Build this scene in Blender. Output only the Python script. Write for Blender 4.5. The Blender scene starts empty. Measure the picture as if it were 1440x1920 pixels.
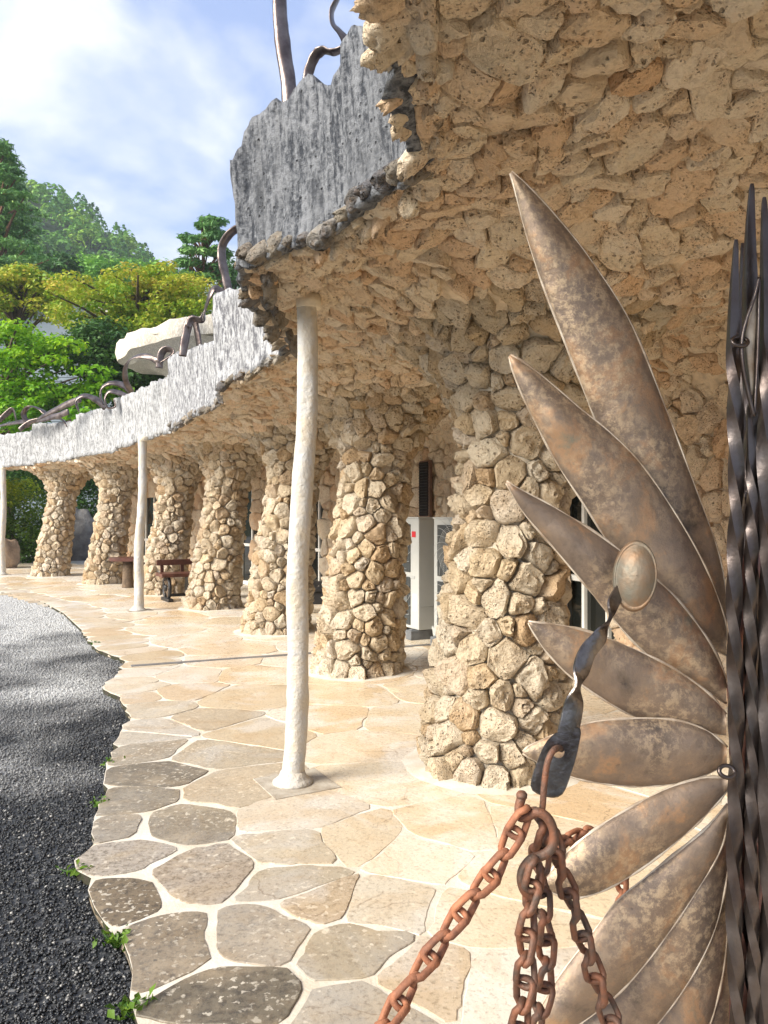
import bpy, math, random
import numpy as np
from mathutils import Vector, Matrix, noise

random.seed(7)
RNG = np.random.default_rng(7)
SC = bpy.context.scene
COL = SC.collection
F, HZ, CZ = 1440.0, 966.0, 1.5          # focal length and horizon in photo pixels, camera height

# ------------------------------------------------------------------ camera, light, exposure
cam_d = bpy.data.cameras.new('camera')
cam = bpy.data.objects.new('camera', cam_d)
COL.objects.link(cam)
cam.location = (0, 0, CZ)
cam.rotation_euler = (math.radians(90.0 + math.degrees(math.atan((HZ - 960) / F))), 0, 0)
cam_d.sensor_fit = 'HORIZONTAL'
cam_d.sensor_width = 36.0
cam_d.lens = 36.0
cam_d.clip_start = 0.05
cam_d.clip_end = 6000
SC.camera = cam

SUN_DIR = Vector((-0.72, -0.44, 0.53)).normalized()      # towards the sun
SUN_EL = math.asin(SUN_DIR.z)
SUN_AZ = math.atan2(SUN_DIR.x, SUN_DIR.y)
sun_d = bpy.data.lights.new('sun', 'SUN')
sun_d.energy = 1.5
sun_d.angle = math.radians(34)
sun_d.color = (1.0, 0.93, 0.82)
sun = bpy.data.objects.new('sun', sun_d)
COL.objects.link(sun)
sun.rotation_euler = SUN_DIR.to_track_quat('Z', 'Y').to_euler()

world = bpy.data.worlds.new('World')
SC.world = world
world.use_nodes = True
wt = world.node_tree
for n in list(wt.nodes):
    wt.nodes.remove(n)


def NN(nt, typ, ins=None, **props):
    n = nt.nodes.new(typ)
    for k, v in props.items():
        setattr(n, k, v)
    for k, v in (ins or {}).items():
        if hasattr(v, 'is_output') or isinstance(v, bpy.types.NodeSocket):
            nt.links.new(v, n.inputs[k])
        else:
            n.inputs[k].default_value = v
    return n


def ramp(nt, fac, stops, interp='LINEAR'):
    n = nt.nodes.new('ShaderNodeValToRGB')
    n.color_ramp.interpolation = interp
    e = n.color_ramp.elements
    while len(e) < len(stops):
        e.new(0.5)
    for el, (p, c) in zip(e, stops):
        el.position = p
        el.color = (c[0], c[1], c[2], 1) if not isinstance(c, (int, float)) else (c, c, c, 1)
    nt.links.new(fac, n.inputs[0])
    return n.outputs[0]


def mixc(nt, fac, a, b, blend='MIX'):
    n = nt.nodes.new('ShaderNodeMix')
    n.data_type = 'RGBA'
    n.blend_type = blend
    for idx, v in ((0, fac), (6, a), (7, b)):
        if isinstance(v, bpy.types.NodeSocket):
            nt.links.new(v, n.inputs[idx])
        elif idx == 0:
            n.inputs[0].default_value = v
        else:
            n.inputs[idx].default_value = (v[0], v[1], v[2], 1)
    return n.outputs[2]


def math_(nt, op, a, b=0.0, clamp=False):
    n = nt.nodes.new('ShaderNodeMath')
    n.operation = op
    n.use_clamp = clamp
    for i, v in ((0, a), (1, b)):
        if isinstance(v, bpy.types.NodeSocket):
            nt.links.new(v, n.inputs[i])
        else:
            n.inputs[i].default_value = v
    return n.outputs[0]


sky = NN(wt, 'ShaderNodeTexSky', sky_type='NISHITA', sun_disc=False)
sky.sun_elevation = SUN_EL
sky.sun_rotation = SUN_AZ
sky.air_density = 1.0
sky.dust_density = 1.5
SKY_STRENGTH = 0.05
tcw = NN(wt, 'ShaderNodeTexCoord')
sepw = NN(wt, 'ShaderNodeSeparateXYZ', {0: tcw.outputs['Generated']})
# clouds on a flat layer: project the direction on a plane above
zz = math_(wt, 'MAXIMUM', sepw.outputs[2], 0.06)
cu = math_(wt, 'DIVIDE', sepw.outputs[0], math_(wt, 'ADD', zz, 0.25))
cv = math_(wt, 'DIVIDE', sepw.outputs[1], math_(wt, 'ADD', zz, 0.25))
cvec = NN(wt, 'ShaderNodeCombineXYZ', {0: cu, 1: cv, 2: 0.0})
cn = NN(wt, 'ShaderNodeTexNoise', {'Vector': cvec.outputs[0], 'Scale': 2.3, 'Detail': 7.0, 'Roughness': 0.52, 'Distortion': 0.25})
cmask = ramp(wt, cn.outputs[0], [(0.46, 0.0), (0.54, 0.4), (0.63, 1.0)])
skyc = mixc(wt, cmask, mixc(wt, 0.7, sky.outputs[0], (1.30, 1.72, 3.05)), (3.5, 3.6, 3.75))
skyc2 = skyc
bg = NN(wt, 'ShaderNodeBackground', {'Color': skyc2, 'Strength': SKY_STRENGTH})
wo = NN(wt, 'ShaderNodeOutputWorld', {0: bg.outputs[0]})

SC.view_settings.view_transform = 'Standard'
SC.view_settings.look = 'None'
SC.view_settings.gamma = 1
SC.view_settings.use_curve_mapping = False
SC.view_settings.exposure = 2.65
SC.cycles.max_bounces = 10
SC.cycles.diffuse_bounces = 6
SC.cycles.volume_bounces = 1
SC.cycles.use_denoising = True


# ------------------------------------------------------------------ helpers
def P(px, py, d):
    """point seen at photo pixel (px,py) at depth d"""
    return Vector(((px - 720) / F * d, d, CZ + (HZ - py) / F * d))


def G(px, py, z=0.0):
    """point seen at a photo pixel on the horizontal plane z"""
    d = F * (CZ - z) / (py - HZ)
    return Vector(((px - 720) / F * d, d, z))


def tag(o, label=None, cat=None, group=None, kind=None):
    if label: o['label'] = label
    if cat: o['category'] = cat
    if group: o['group'] = group
    if kind: o['kind'] = kind
    return o


def empty(name, loc):
    o = bpy.data.objects.new(name, None)
    o.empty_display_size = 0.1
    o.location = loc
    COL.objects.link(o)
    return o


def mesh_obj(name, verts, faces, mats, parent=None, smooth=True, loc=None, mi=None, tint=None):
    """verts in world space (or relative to loc when loc is given)"""
    me = bpy.data.meshes.new(name)
    me.from_pydata([tuple(v) for v in verts], [], faces)
    return finish(name, me, mats, parent, smooth, loc, mi, tint)


def finish(name, me, mats, parent=None, smooth=True, loc=None, mi=None, tint=None):
    for m in (mats if isinstance(mats, (list, tuple)) else [mats]):
        me.materials.append(m)
    if smooth is True:
        me.polygons.foreach_set('use_smooth', np.ones(len(me.polygons), dtype=bool))
    if mi is not None:
        me.polygons.foreach_set('material_index', np.asarray(mi, dtype=np.int32))
    if tint is not None:
        a = me.attributes.new('tint', 'FLOAT', 'POINT')
        if np.isscalar(tint):
            tint = np.full(len(me.vertices), tint, dtype=np.float32)
        a.data.foreach_set('value', np.asarray(tint, dtype=np.float32))
    o = bpy.data.objects.new(name, me)
    COL.objects.link(o)
    if loc is not None:
        o.location = loc
    if parent is not None:
        o.parent = parent
        pl = Vector(parent.location)
        g = parent.parent
        while g is not None:
            pl = pl + Vector(g.location)
            g = g.parent
        o.location = Vector(loc if loc is not None else (0, 0, 0)) - pl
    return o


def np_mesh(name, verts, faces):
    """verts (n,3), faces (m,k) arrays -> mesh fast"""
    me = bpy.data.meshes.new(name)
    n, (m, k) = len(verts), faces.shape
    me.vertices.add(n)
    me.vertices.foreach_set('co', np.asarray(verts, dtype=np.float32).ravel())
    me.loops.add(m * k)
    me.loops.foreach_set('vertex_index', np.asarray(faces, dtype=np.int32).ravel())
    me.polygons.add(m)
    me.polygons.foreach_set('loop_start', np.arange(0, m * k, k, dtype=np.int32))
    me.update()
    me.validate()
    return me


class MB:
    """collects shapes into one mesh"""
    def __init__(self):
        self.v, self.f, self.m = [], [], []

    def add(self, vs, fs, mi=0):
        b = len(self.v)
        self.v += [Vector(v) for v in vs]
        self.f += [[b + i for i in f] for f in fs]
        self.m += [mi] * len(fs)
        return self

    def box(self, c, s, rz=0.0, mi=0, mat=None):
        M = mat or (Matrix.Translation(Vector(c)) @ Matrix.Rotation(rz, 4, 'Z'))
        h = [x / 2 for x in s]
        b = min(0.006, min(s) * 0.15)
        vs, fs = [], []
        # chamfered box: three shells of eight corners
        for ax in range(3):
            for sx in (-1, 1):
                for sy in (-1, 1):
                    for sz in (-1, 1):
                        e = [sx * (h[0] - (0 if ax == 0 else b)), sy * (h[1] - (0 if ax == 1 else b)), sz * (h[2] - (0 if ax == 2 else b))]
                        vs.append(M @ Vector(e))
        idx = lambda ax, a, bb, c_: ax * 8 + (a * 4 + bb * 2 + c_)
        for s_ in (0, 1):
            q = [idx(0, s_, 0, 0), idx(0, s_, 1, 0), idx(0, s_, 1, 1), idx(0, s_, 0, 1)]
            fs.append(q if s_ else q[::-1])
            q = [idx(1, 0, s_, 0), idx(1, 0, s_, 1), idx(1, 1, s_, 1), idx(1, 1, s_, 0)]
            fs.append(q if s_ else q[::-1])
            q = [idx(2, 0, 0, s_), idx(2, 1, 0, s_), idx(2, 1, 1, s_), idx(2, 0, 1, s_)]
            fs.append(q if s_ else q[::-1])
        for a in (0, 1):
            for c_ in (0, 1):
                fs.append([idx(0, a, c_, 0), idx(0, a, c_, 1), idx(1, a, c_, 1), idx(1, a, c_, 0)])
                fs.append([idx(0, a, 0, c_), idx(0, a, 1, c_), idx(2, a, 1, c_), idx(2, a, 0, c_)])
                fs.append([idx(1, 0, a, c_), idx(1, 1, a, c_), idx(2, 1, a, c_), idx(2, 0, a, c_)])
                for d in (0, 1):
                    fs.append([idx(0, a, c_, d), idx(1, a, c_, d), idx(2, a, c_, d)])
        return self.add(vs, fs, mi)

    def tube(self, pts, r, n=10, mi=0, cap=True, flat=None, twist=0.0, wob=0.0, shape=None):
        """sweep; r radius or list; flat = (half width, half thickness) scale for strips; twist radians total"""
        pts = [Vector(p) for p in pts]
        L = len(pts)
        rs = r if isinstance(r, (list, tuple)) else [r] * L
        vs, fs = [], []
        up = None
        for i, p in enumerate(pts):
            t = (pts[min(i + 1, L - 1)] - pts[max(i - 1, 0)]).normalized()
            if up is None:
                up = Vector((0, 1, 0)) if abs(t.y) < 0.8 else Vector((1, 0, 0))
            a = (up - t * up.dot(t)).normalized()
            up = a
            b = t.cross(a)
            ang = twist * i / max(1, L - 1)
            for k in range(n):
                th = 2 * math.pi * k / n
                x, y = math.cos(th), math.sin(th)
                if shape == 'square':
                    s_ = 1 / max(abs(math.cos(th)), abs(math.sin(th)))
                    s_ = s_ * 0.75 + 0.25
                    x, y = x * s_, y * s_
                if flat:
                    x, y = x * flat[0], y * flat[1]
                x, y = x * math.cos(ang) - y * math.sin(ang), x * math.sin(ang) + y * math.cos(ang)
                rr = rs[i]
                if wob:
                    rr = rr * (1 + wob * noise.noise(p * 5 + Vector((x, y, 0)) * 1.2) + wob * 0.5 * noise.noise(p * 17 + Vector((x, y, 0)) * 3))
                vs.append(p + (a * x + b * y) * rr)
        for i in range(L - 1):
            for k in range(n):
                k2 = (k + 1) % n
                fs.append([i * n + k, i * n + k2, (i + 1) * n + k2, (i + 1) * n + k])
        if cap:
            fs.append(list(range(n))[::-1])
            fs.append([(L - 1) * n + k for k in range(n)])
        return self.add(vs, fs, mi)

    def lathe(self, prof, c, n=24, mi=0, axis=None):
        vs, fs = [], []
        M = Matrix.Translation(Vector(c))
        if axis is not None:
            M = M @ Vector(axis).to_track_quat('Z', 'Y').to_matrix().to_4x4()
        for r, z in prof:
            for k in range(n):
                th = 2 * math.pi * k / n
                vs.append(M @ Vector((r * math.cos(th), r * math.sin(th), z)))
        for i in range(len(prof) - 1):
            for k in range(n):
                k2 = (k + 1) % n
                fs.append([i * n + k, i * n + k2, (i + 1) * n + k2, (i + 1) * n + k])
        fs.append(list(range(n))[::-1])
        fs.append([(len(prof) - 1) * n + k for k in range(n)])
        return self.add(vs, fs, mi)

    def build(self, name, mats, parent=None, smooth=True, tint=None):
        o = mesh_obj(name, self.v, self.f, mats, parent, smooth=smooth, mi=self.m, tint=tint)
        if smooth == 'auto':
            o.data.set_sharp_from_angle(angle=math.radians(35))
            o.data.polygons.foreach_set('use_smooth', np.ones(len(o.data.polygons), dtype=bool))
        return o


def smooth_path(pts, per=8):
    pts = [Vector(p) for p in pts]
    out = []
    for i in range(len(pts) - 1):
        p0, p1, p2, p3 = pts[max(i - 1, 0)], pts[i], pts[i + 1], pts[min(i + 2, len(pts) - 1)]
        for k in range(per):
            t = k / per
            out.append(0.5 * ((2 * p1) + (p2 - p0) * t + (2 * p0 - 5 * p1 + 4 * p2 - p3) * t * t + (3 * p1 - p0 - 3 * p2 + p3) * t ** 3))
    out.append(pts[-1])
    return out


def resample(pts, n):
    pts = [Vector(p) for p in pts]
    L = [0.0]
    for a, b in zip(pts, pts[1:]):
        L.append(L[-1] + (b - a).length)
    out, j = [], 0
    for i in range(n):
        s = L[-1] * i / (n - 1)
        while j < len(L) - 2 and L[j + 1] < s:
            j += 1
        t = (s - L[j]) / max(1e-9, L[j + 1] - L[j])
        out.append(pts[j].lerp(pts[j + 1], min(1, max(0, t))))
    return out


# ------------------------------------------------------------------ materials
def new_mat(name, rough=0.8, metal=0.0, spec=0.4):
    m = bpy.data.materials.new(name)
    m.use_nodes = True
    nt = m.node_tree
    b = nt.nodes['Principled BSDF']
    b.inputs['Roughness'].default_value = rough
    b.inputs['Metallic'].default_value = metal
    b.inputs['Specular IOR Level'].default_value = spec
    return m, nt, b


def pos(nt, scale=(1, 1, 1)):
    g = NN(nt, 'ShaderNodeNewGeometry')
    mp = NN(nt, 'ShaderNodeMapping', {'Vector': g.outputs['Position'], 'Scale': scale})
    return mp.outputs[0]


def noi(nt, vec, scale, detail=4, rough=0.55, dist=0.0):
    return NN(nt, 'ShaderNodeTexNoise', {'Vector': vec, 'Scale': scale, 'Detail': detail, 'Roughness': rough, 'Distortion': dist}).outputs[0]


def attr(nt, name='tint'):
    return NN(nt, 'ShaderNodeAttribute', attribute_name=name).outputs['Fac']


def bump(nt, b, h, strength=0.5, dist=0.01, prev=None):
    ins = {'Height': h, 'Strength': strength, 'Distance': dist}
    if prev is not None:
        ins['Normal'] = prev
    n = NN(nt, 'ShaderNodeBump', ins)
    nt.links.new(n.outputs[0], b.inputs['Normal'])
    return n.outputs[0]


def limestone(name, pal, stain, stain_amt=0.5):
    m, nt, b = new_mat(name, 0.88, 0, 0.2)
    v = pos(nt)
    t = attr(nt)
    base = ramp(nt, t, [(i / (len(pal) - 1), c) for i, c in enumerate(pal)])
    n1 = noi(nt, v, 9, 6, 0.6)
    n2 = noi(nt, v, 38, 6, 0.65)
    n3 = noi(nt, v, 3.0, 3)
    c = mixc(nt, math_(nt, 'MULTIPLY', ramp(nt, n1, [(0.48, 0.0), (0.7, 1.0)]), stain_amt), base, stain)
    c = mixc(nt, ramp(nt, n2, [(0.33, 0.35), (0.5, 0.0)]), c, (0.30, 0.19, 0.10))
    c = mixc(nt, ramp(nt, n3, [(0.52, 0.0), (0.72, 0.45)]), c, (0.78, 0.70, 0.57))
    wv = NN(nt, 'ShaderNodeTexNoise', {'Vector': v, 'Scale': 30.0, 'Detail': 3.0}).outputs[1]
    vd = NN(nt, 'ShaderNodeVectorMath', {0: v, 1: NN(nt, 'ShaderNodeVectorMath', {0: wv, 1: (0.03, 0.03, 0.03)}, operation='MULTIPLY').outputs[0]}, operation='ADD').outputs[0]
    vo = NN(nt, 'ShaderNodeTexVoronoi', {'Vector': vd, 'Scale': 34.0, 'Randomness': 1.0})
    vo2 = NN(nt, 'ShaderNodeTexVoronoi', {'Vector': vd, 'Scale': 85.0, 'Randomness': 1.0})
    rnd = NN(nt, 'ShaderNodeSeparateColor', {0: vo.outputs['Color']}).outputs[0]
    big = math_(nt, 'MULTIPLY', ramp(nt, vo.outputs['Distance'], [(0.13, 1.0), (0.26, 0.0)]), ramp(nt, rnd, [(0.62, 0.0), (0.66, 1.0)]))
    sml = math_(nt, 'MULTIPLY', ramp(nt, vo2.outputs['Distance'], [(0.15, 0.8), (0.33, 0.0)]), ramp(nt, n1, [(0.47, 0.0), (0.58, 1.0)]))
    pm = math_(nt, 'MAXIMUM', big, sml)
    c = mixc(nt, math_(nt, 'MULTIPLY', pm, 0.6), c, (0.13, 0.08, 0.045))
    nt.links.new(c, b.inputs['Base Color'])
    h = math_(nt, 'ADD', math_(nt, 'MULTIPLY', n2, 0.9), math_(nt, 'MULTIPLY', n1, 0.8))
    h = math_(nt, 'SUBTRACT', h, math_(nt, 'MULTIPLY', pm, 0.7))
    bump(nt, b, h, 1.0, 0.045)
    return m


M_COLSTONE = limestone('coral_limestone', [(0.64, 0.55, 0.41), (0.60, 0.49, 0.34), (0.67, 0.59, 0.46), (0.57, 0.48, 0.35), (0.61, 0.48, 0.31), (0.52, 0.37, 0.22), (0.63, 0.55, 0.44)], (0.52, 0.36, 0.20), 0.45)
M_CEILSTONE = limestone('ceiling_limestone', [(0.87, 0.74, 0.55), (0.85, 0.70, 0.50), (0.88, 0.76, 0.59), (0.83, 0.68, 0.49), (0.85, 0.65, 0.44), (0.79, 0.54, 0.33), (0.87, 0.75, 0.58)], (0.80, 0.53, 0.32), 0.5)
M_RIMSTONE = limestone('weathered_rim_stone', [(0.20, 0.20, 0.20), (0.30, 0.26, 0.20), (0.15, 0.15, 0.16), (0.34, 0.28, 0.20), (0.25, 0.25, 0.25)], (0.08, 0.08, 0.08), 0.5)


def mk_plain(name, col, rough=0.8, metal=0.0, var=0.25, scale=12, bstr=0.3, bdist=0.006, spec=0.4, col2=None, bscale=None):
    m, nt, b = new_mat(name, rough, metal, spec)
    v = pos(nt)
    n = noi(nt, v, scale, 5, 0.6)
    c2 = col2 or tuple(x * (1 - var) for x in col)
    c = mixc(nt, ramp(nt, n, [(0.35, 0.0), (0.65, 1.0)]), col, c2)
    nt.links.new(c, b.inputs['Base Color'])
    if bstr:
        bump(nt, b, noi(nt, v, bscale or scale * 4, 5, 0.6), bstr, bdist)
    return m


M_MORTAR = mk_plain('lime_mortar', (0.55, 0.49, 0.39), 0.95, var=0.35, scale=14, bstr=0.6, bdist=0.01)
M_CEILMORTAR = mk_plain('ceiling_mortar', (0.68, 0.55, 0.39), 0.95, var=0.4, scale=14, bstr=0.6, bdist=0.01)


def fascia_mat(name, light, dark, amt, sc=26, bst=0.9, zs=0.22):
    m, nt, b = new_mat(name, 0.9, 0, 0.2)
    vs = pos(nt, (1, 1, zs))
    v = pos(nt)
    n1 = noi(nt, vs, sc, 6, 0.65)
    n2 = noi(nt, v, sc * 1.5, 6, 0.7)
    n3 = noi(nt, vs, 6, 4)
    s = math_(nt, 'ADD', math_(nt, 'MULTIPLY', n1, 0.6), math_(nt, 'MULTIPLY', n2, 0.4))
    c = mixc(nt, ramp(nt, s, [(0.5 - amt, 1.0), (0.56, 0.0)]), light, dark)
    c = mixc(nt, ramp(nt, n3, [(0.5, 0.0), (0.72, 0.55)]), c, tuple(x * 0.55 for x in light))
    vo = NN(nt, 'ShaderNodeTexVoronoi', {'Vector': v, 'Scale': 26.0})
    pit = math_(nt, 'MULTIPLY', ramp(nt, vo.outputs['Distance'], [(0.12, 1.0), (0.24, 0.0)]), ramp(nt, n2, [(0.5, 0.0), (0.58, 1.0)]))
    c = mixc(nt, math_(nt, 'MULTIPLY', pit, 0.8), c, tuple(x * 0.3 for x in dark))
    nt.links.new(c, b.inputs['Base Color'])
    h = math_(nt, 'SUBTRACT', math_(nt, 'ADD', n1, n2), pit)
    bump(nt, b, h, bst, 0.02)
    return m


M_FASCIA_GREY = fascia_mat('shaded_weathered_concrete', (0.235, 0.245, 0.26), (0.045, 0.05, 0.06), 0.07)  # shade on the near panel put into darker concrete; streaks and pits are wear
M_FASCIA_MID = fascia_mat('pale_grey_concrete', (0.42, 0.425, 0.43), (0.11, 0.11, 0.12), 0.07, 20, 0.5, 0.42)
M_FASCIA_WHITE = fascia_mat('sunlit_pale_concrete', (0.44, 0.445, 0.445), (0.17, 0.17, 0.17), 0.08, 18, 0.4, 0.5)  # sunlit look of the far panels put into a paler colour
M_CANOPY = fascia_mat('cream_canopy_concrete', (0.88, 0.82, 0.70), (0.62, 0.55, 0.44), 0.0)
M_WHITEWASH = mk_plain('whitewashed_post', (0.50, 0.50, 0.485), 0.85, var=0.2, scale=9, bstr=0.7, bdist=0.02, bscale=26, col2=(0.55, 0.49, 0.39))

# flagstone: attribute tint picks the stone, attribute wear says how weathered (outer) it is
M_FLAG, nt, b = new_mat('flagstone', 0.4, 0, 0.45)
v = pos(nt)
t = attr(nt)
w = attr(nt, 'wear')
n1 = noi(nt, v, 3.2, 6, 0.6, 0.6)
n2 = noi(nt, v, 22, 7, 0.7)
n3 = noi(nt, v, 60, 4, 0.6)
inner = ramp(nt, t, [(0, (0.68, 0.60, 0.46)), (0.25, (0.62, 0.49, 0.32)), (0.5, (0.78, 0.73, 0.64)), (0.72, (0.62, 0.46, 0.28)), (0.85, (0.70, 0.63, 0.50)), (1, (0.64, 0.52, 0.35))])
inner = mixc(nt, ramp(nt, n1, [(0.46, 0.0), (0.66, 0.5)]), inner, (0.57, 0.40, 0.22))
inner = mixc(nt, ramp(nt, noi(nt, v, 1.7, 5, 0.6, 0.8), [(0.50, 0.0), (0.62, 0.6)]), inner, (0.76, 0.73, 0.67))
outer = ramp(nt, t, [(0, (0.105, 0.085, 0.06)), (0.35, (0.13, 0.11, 0.078)), (0.6, (0.17, 0.125, 0.075)), (0.8, (0.30, 0.265, 0.23)), (1, (0.115, 0.098, 0.07))])
outer = mixc(nt, ramp(nt, noi(nt, v, 30, 8, 0.8), [(0.40, 0.9), (0.52, 0.0)]), outer, (0.035, 0.03, 0.026))
outer = mixc(nt, ramp(nt, noi(nt, v, 4.5, 5, 0.6, 0.4), [(0.48, 0.0), (0.68, 0.6)]), outer, (0.34, 0.27, 0.18))
lich = ramp(nt, NN(nt, 'ShaderNodeTexNoise', {'Vector': v, 'Scale': 38.0, 'Detail': 4.0, 'Distortion': 0.2}).outputs[0], [(0.59, 0.0), (0.63, 0.85)])
outer = mixc(nt, math_(nt, 'MULTIPLY', lich, ramp(nt, noi(nt, v, 2.3, 3), [(0.42, 0.1), (0.62, 1.0)])), outer, (0.62, 0.57, 0.47))
outer = mixc(nt, ramp(nt, noi(nt, v, 7.5, 6, 0.65), [(0.655, 0.0), (0.675, 0.9)]), outer, (0.022, 0.02, 0.018))
lich2 = ramp(nt, noi(nt, v, 11, 6, 0.7), [(0.62, 0.0), (0.66, 0.8)])
outer = mixc(nt, lich2, outer, (0.60, 0.54, 0.43))
crk = NN(nt, 'ShaderNodeTexVoronoi', {'Vector': NN(nt, 'ShaderNodeVectorMath', {0: v, 1: NN(nt, 'ShaderNodeVectorMath', {0: NN(nt, 'ShaderNodeTexNoise', {'Vector': v, 'Scale': 5.0, 'Detail': 5.0}).outputs[1], 1: (0.25, 0.25, 0.0)}, operation='MULTIPLY').outputs[0]}, operation='ADD').outputs[0], 'Scale': 1.6}, feature='DISTANCE_TO_EDGE').outputs[0]
inner = mixc(nt, math_(nt, 'MULTIPLY', ramp(nt, crk, [(0.0, 0.7), (0.006, 0.0)]), ramp(nt, n1, [(0.45, 0.0), (0.6, 1.0)])), inner, (0.20, 0.12, 0.07))
c = mixc(nt, w, inner, outer)
c = mixc(nt, ramp(nt, n3, [(0.34, 0.35), (0.46, 0.0)]), c, (0.14, 0.10, 0.06))
nt.links.new(c, b.inputs['Base Color'])
rg = math_(nt, 'ADD', math_(nt, 'MULTIPLY', w, 0.3), ramp(nt, n2, [(0.3, 0.18), (0.7, 0.42)]))
nt.links.new(rg, b.inputs['Roughness'])
bump(nt, b, math_(nt, 'ADD', n2, math_(nt, 'MULTIPLY', n1, 1.2)), 0.45, 0.008)

M_GROUT = mk_plain('pale_grout', (0.68, 0.65, 0.58), 0.7, var=0.22, scale=5, bstr=0.5, bdist=0.006, bscale=60, col2=(0.58, 0.51, 0.40))

M_PAD = mk_plain('mortar_pad', (0.44, 0.40, 0.33), 0.85, var=0.35, scale=9, bstr=0.6, col2=(0.30, 0.25, 0.19))
M_DIRT = mk_plain('mossy_dirt', (0.05, 0.04, 0.03), 0.95, var=0.5, scale=20, bstr=0.6, col2=(0.03, 0.035, 0.012))
M_GRAVEL, nt, b = new_mat('dark_gravel', 0.6, 0, 0.5)
v = pos(nt)
vo = NN(nt, 'ShaderNodeTexVoronoi', {'Vector': v, 'Scale': 75.0})
gcol = ramp(nt, NN(nt, 'ShaderNodeSeparateColor', {0: vo.outputs['Color']}).outputs[0], [(0, (0.014, 0.015, 0.018)), (0.6, (0.032, 0.035, 0.038)), (0.9, (0.07, 0.07, 0.07)), (1, (0.25, 0.25, 0.24))])
sun_patch = noi(nt, v, 0.55, 3, 0.5)  # patchy sunlight on the far gravel, painted into its colour
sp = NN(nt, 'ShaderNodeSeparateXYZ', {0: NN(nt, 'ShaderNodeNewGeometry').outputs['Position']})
sun_fac = math_(nt, 'MULTIPLY', ramp(nt, math_(nt, 'ADD', sun_patch, math_(nt, 'MULTIPLY', math_(nt, 'SUBTRACT', sp.outputs[1], 7.0), 0.05)), [(0.45, 0.0), (0.66, 0.9)]), 1.0)
gcol = mixc(nt, math_(nt, 'MULTIPLY', sun_fac, ramp(nt, vo.outputs['Distance'], [(0.1, 1.0), (0.9, 0.3)])), gcol, (0.62, 0.62, 0.60))
nt.links.new(gcol, b.inputs['Base Color'])
bump(nt, b, vo.outputs['Distance'], -0.9, 0.012)

M_PEBBLE, nt, b = new_mat('gravel_pebble', 0.45, 0, 0.5)
v = pos(nt)
pc = ramp(nt, attr(nt), [(0, (0.010, 0.011, 0.013)), (0.5, (0.024, 0.027, 0.031)), (0.85, (0.05, 0.053, 0.057)), (0.95, (0.11, 0.11, 0.105)), (1, (0.40, 0.39, 0.36))])
sun_patch = noi(nt, v, 0.55, 3, 0.5)  # pebbles share the painted sunlight mask, paler with distance
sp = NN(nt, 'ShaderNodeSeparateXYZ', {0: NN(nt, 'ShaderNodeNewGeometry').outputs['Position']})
sun_fac = ramp(nt, math_(nt, 'ADD', sun_patch, math_(nt, 'MULTIPLY', math_(nt, 'SUBTRACT', sp.outputs[1], 7.0), 0.05)), [(0.45, 0.0), (0.66, 0.8)])
pc = mixc(nt, sun_fac, pc, (0.62, 0.62, 0.60))
nt.links.new(pc, b.inputs['Base Color'])

# metals
M_COPPER, nt, b = new_mat('aged_copper', 0.40, 0.55, 0.5)
v = pos(nt)
n1 = noi(nt, v, 9, 7, 0.7, 0.3)
n2 = noi(nt, v, 70, 8, 0.8, 0.15)
n3 = noi(nt, v, 5.0, 3, 0.5)
c = ramp(nt, n1, [(0.30, (0.12, 0.098, 0.08)), (0.43, (0.24, 0.185, 0.145)), (0.54, (0.30, 0.225, 0.165)), (0.62, (0.45, 0.28, 0.165)), (0.72, (0.27, 0.25, 0.19))])
pat = math_(nt, 'MULTIPLY', ramp(nt, n2, [(0.47, 0.0), (0.58, 1.0)]), ramp(nt, n3, [(0.42, 0.0), (0.60, 0.75)]))
c = mixc(nt, math_(nt, 'MULTIPLY', pat, 0.95), c, (0.66, 0.51, 0.34))
c = mixc(nt, ramp(nt, n2, [(0.28, 0.6), (0.40, 0.0)]), c, (0.06, 0.045, 0.05))
nt.links.new(c, b.inputs['Base Color'])
nt.links.new(ramp(nt, n2, [(0.3, 0.34), (0.65, 0.62)]), b.inputs['Roughness'])
ham = NN(nt, 'ShaderNodeTexVoronoi', {'Vector': v, 'Scale': 34.0}, feature='SMOOTH_F1').outputs[0]
bump(nt, b, math_(nt, 'ADD', math_(nt, 'ADD', n1, math_(nt, 'MULTIPLY', n2, 0.5)), math_(nt, 'MULTIPLY', ham, 0.8)), 0.4, 0.008)
M_COPPER_RIM = mk_plain('worn_copper_edge', (0.78, 0.69, 0.56), 0.5, 0.3, col2=(0.36, 0.27, 0.19), scale=18, bstr=0.3, bdist=0.003)
M_IRON = mk_plain('dark_forged_iron', (0.12, 0.105, 0.10), 0.32, 0.85, scale=11, bstr=0.25, bdist=0.005, col2=(0.085, 0.065, 0.058))
M_REDIRON = mk_plain('reddish_forged_iron', (0.30, 0.14, 0.11), 0.4, 0.8, scale=13, bstr=0.4, bdist=0.006, col2=(0.12, 0.09, 0.09))
M_STRAP = mk_plain('burnished_steel', (0.24, 0.22, 0.205), 0.28, 0.95, scale=20, bstr=0.4, bdist=0.004, col2=(0.07, 0.055, 0.05))
M_BOSS = mk_plain('polished_bronze', (0.17, 0.155, 0.12), 0.5, 0.4, scale=15, bstr=0.5, bdist=0.004, col2=(0.26, 0.13, 0.055))
M_RUST = mk_plain('rusty_chain_iron', (0.24, 0.10, 0.055), 0.6, 0.3, scale=40, bstr=0.6, bdist=0.003, col2=(0.10, 0.07, 0.055))
M_RUSTRED = mk_plain('bright_rust', (0.40, 0.165, 0.085), 0.7, 0.2, scale=40, bstr=0.5, bdist=0.003, col2=(0.18, 0.085, 0.055))
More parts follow.
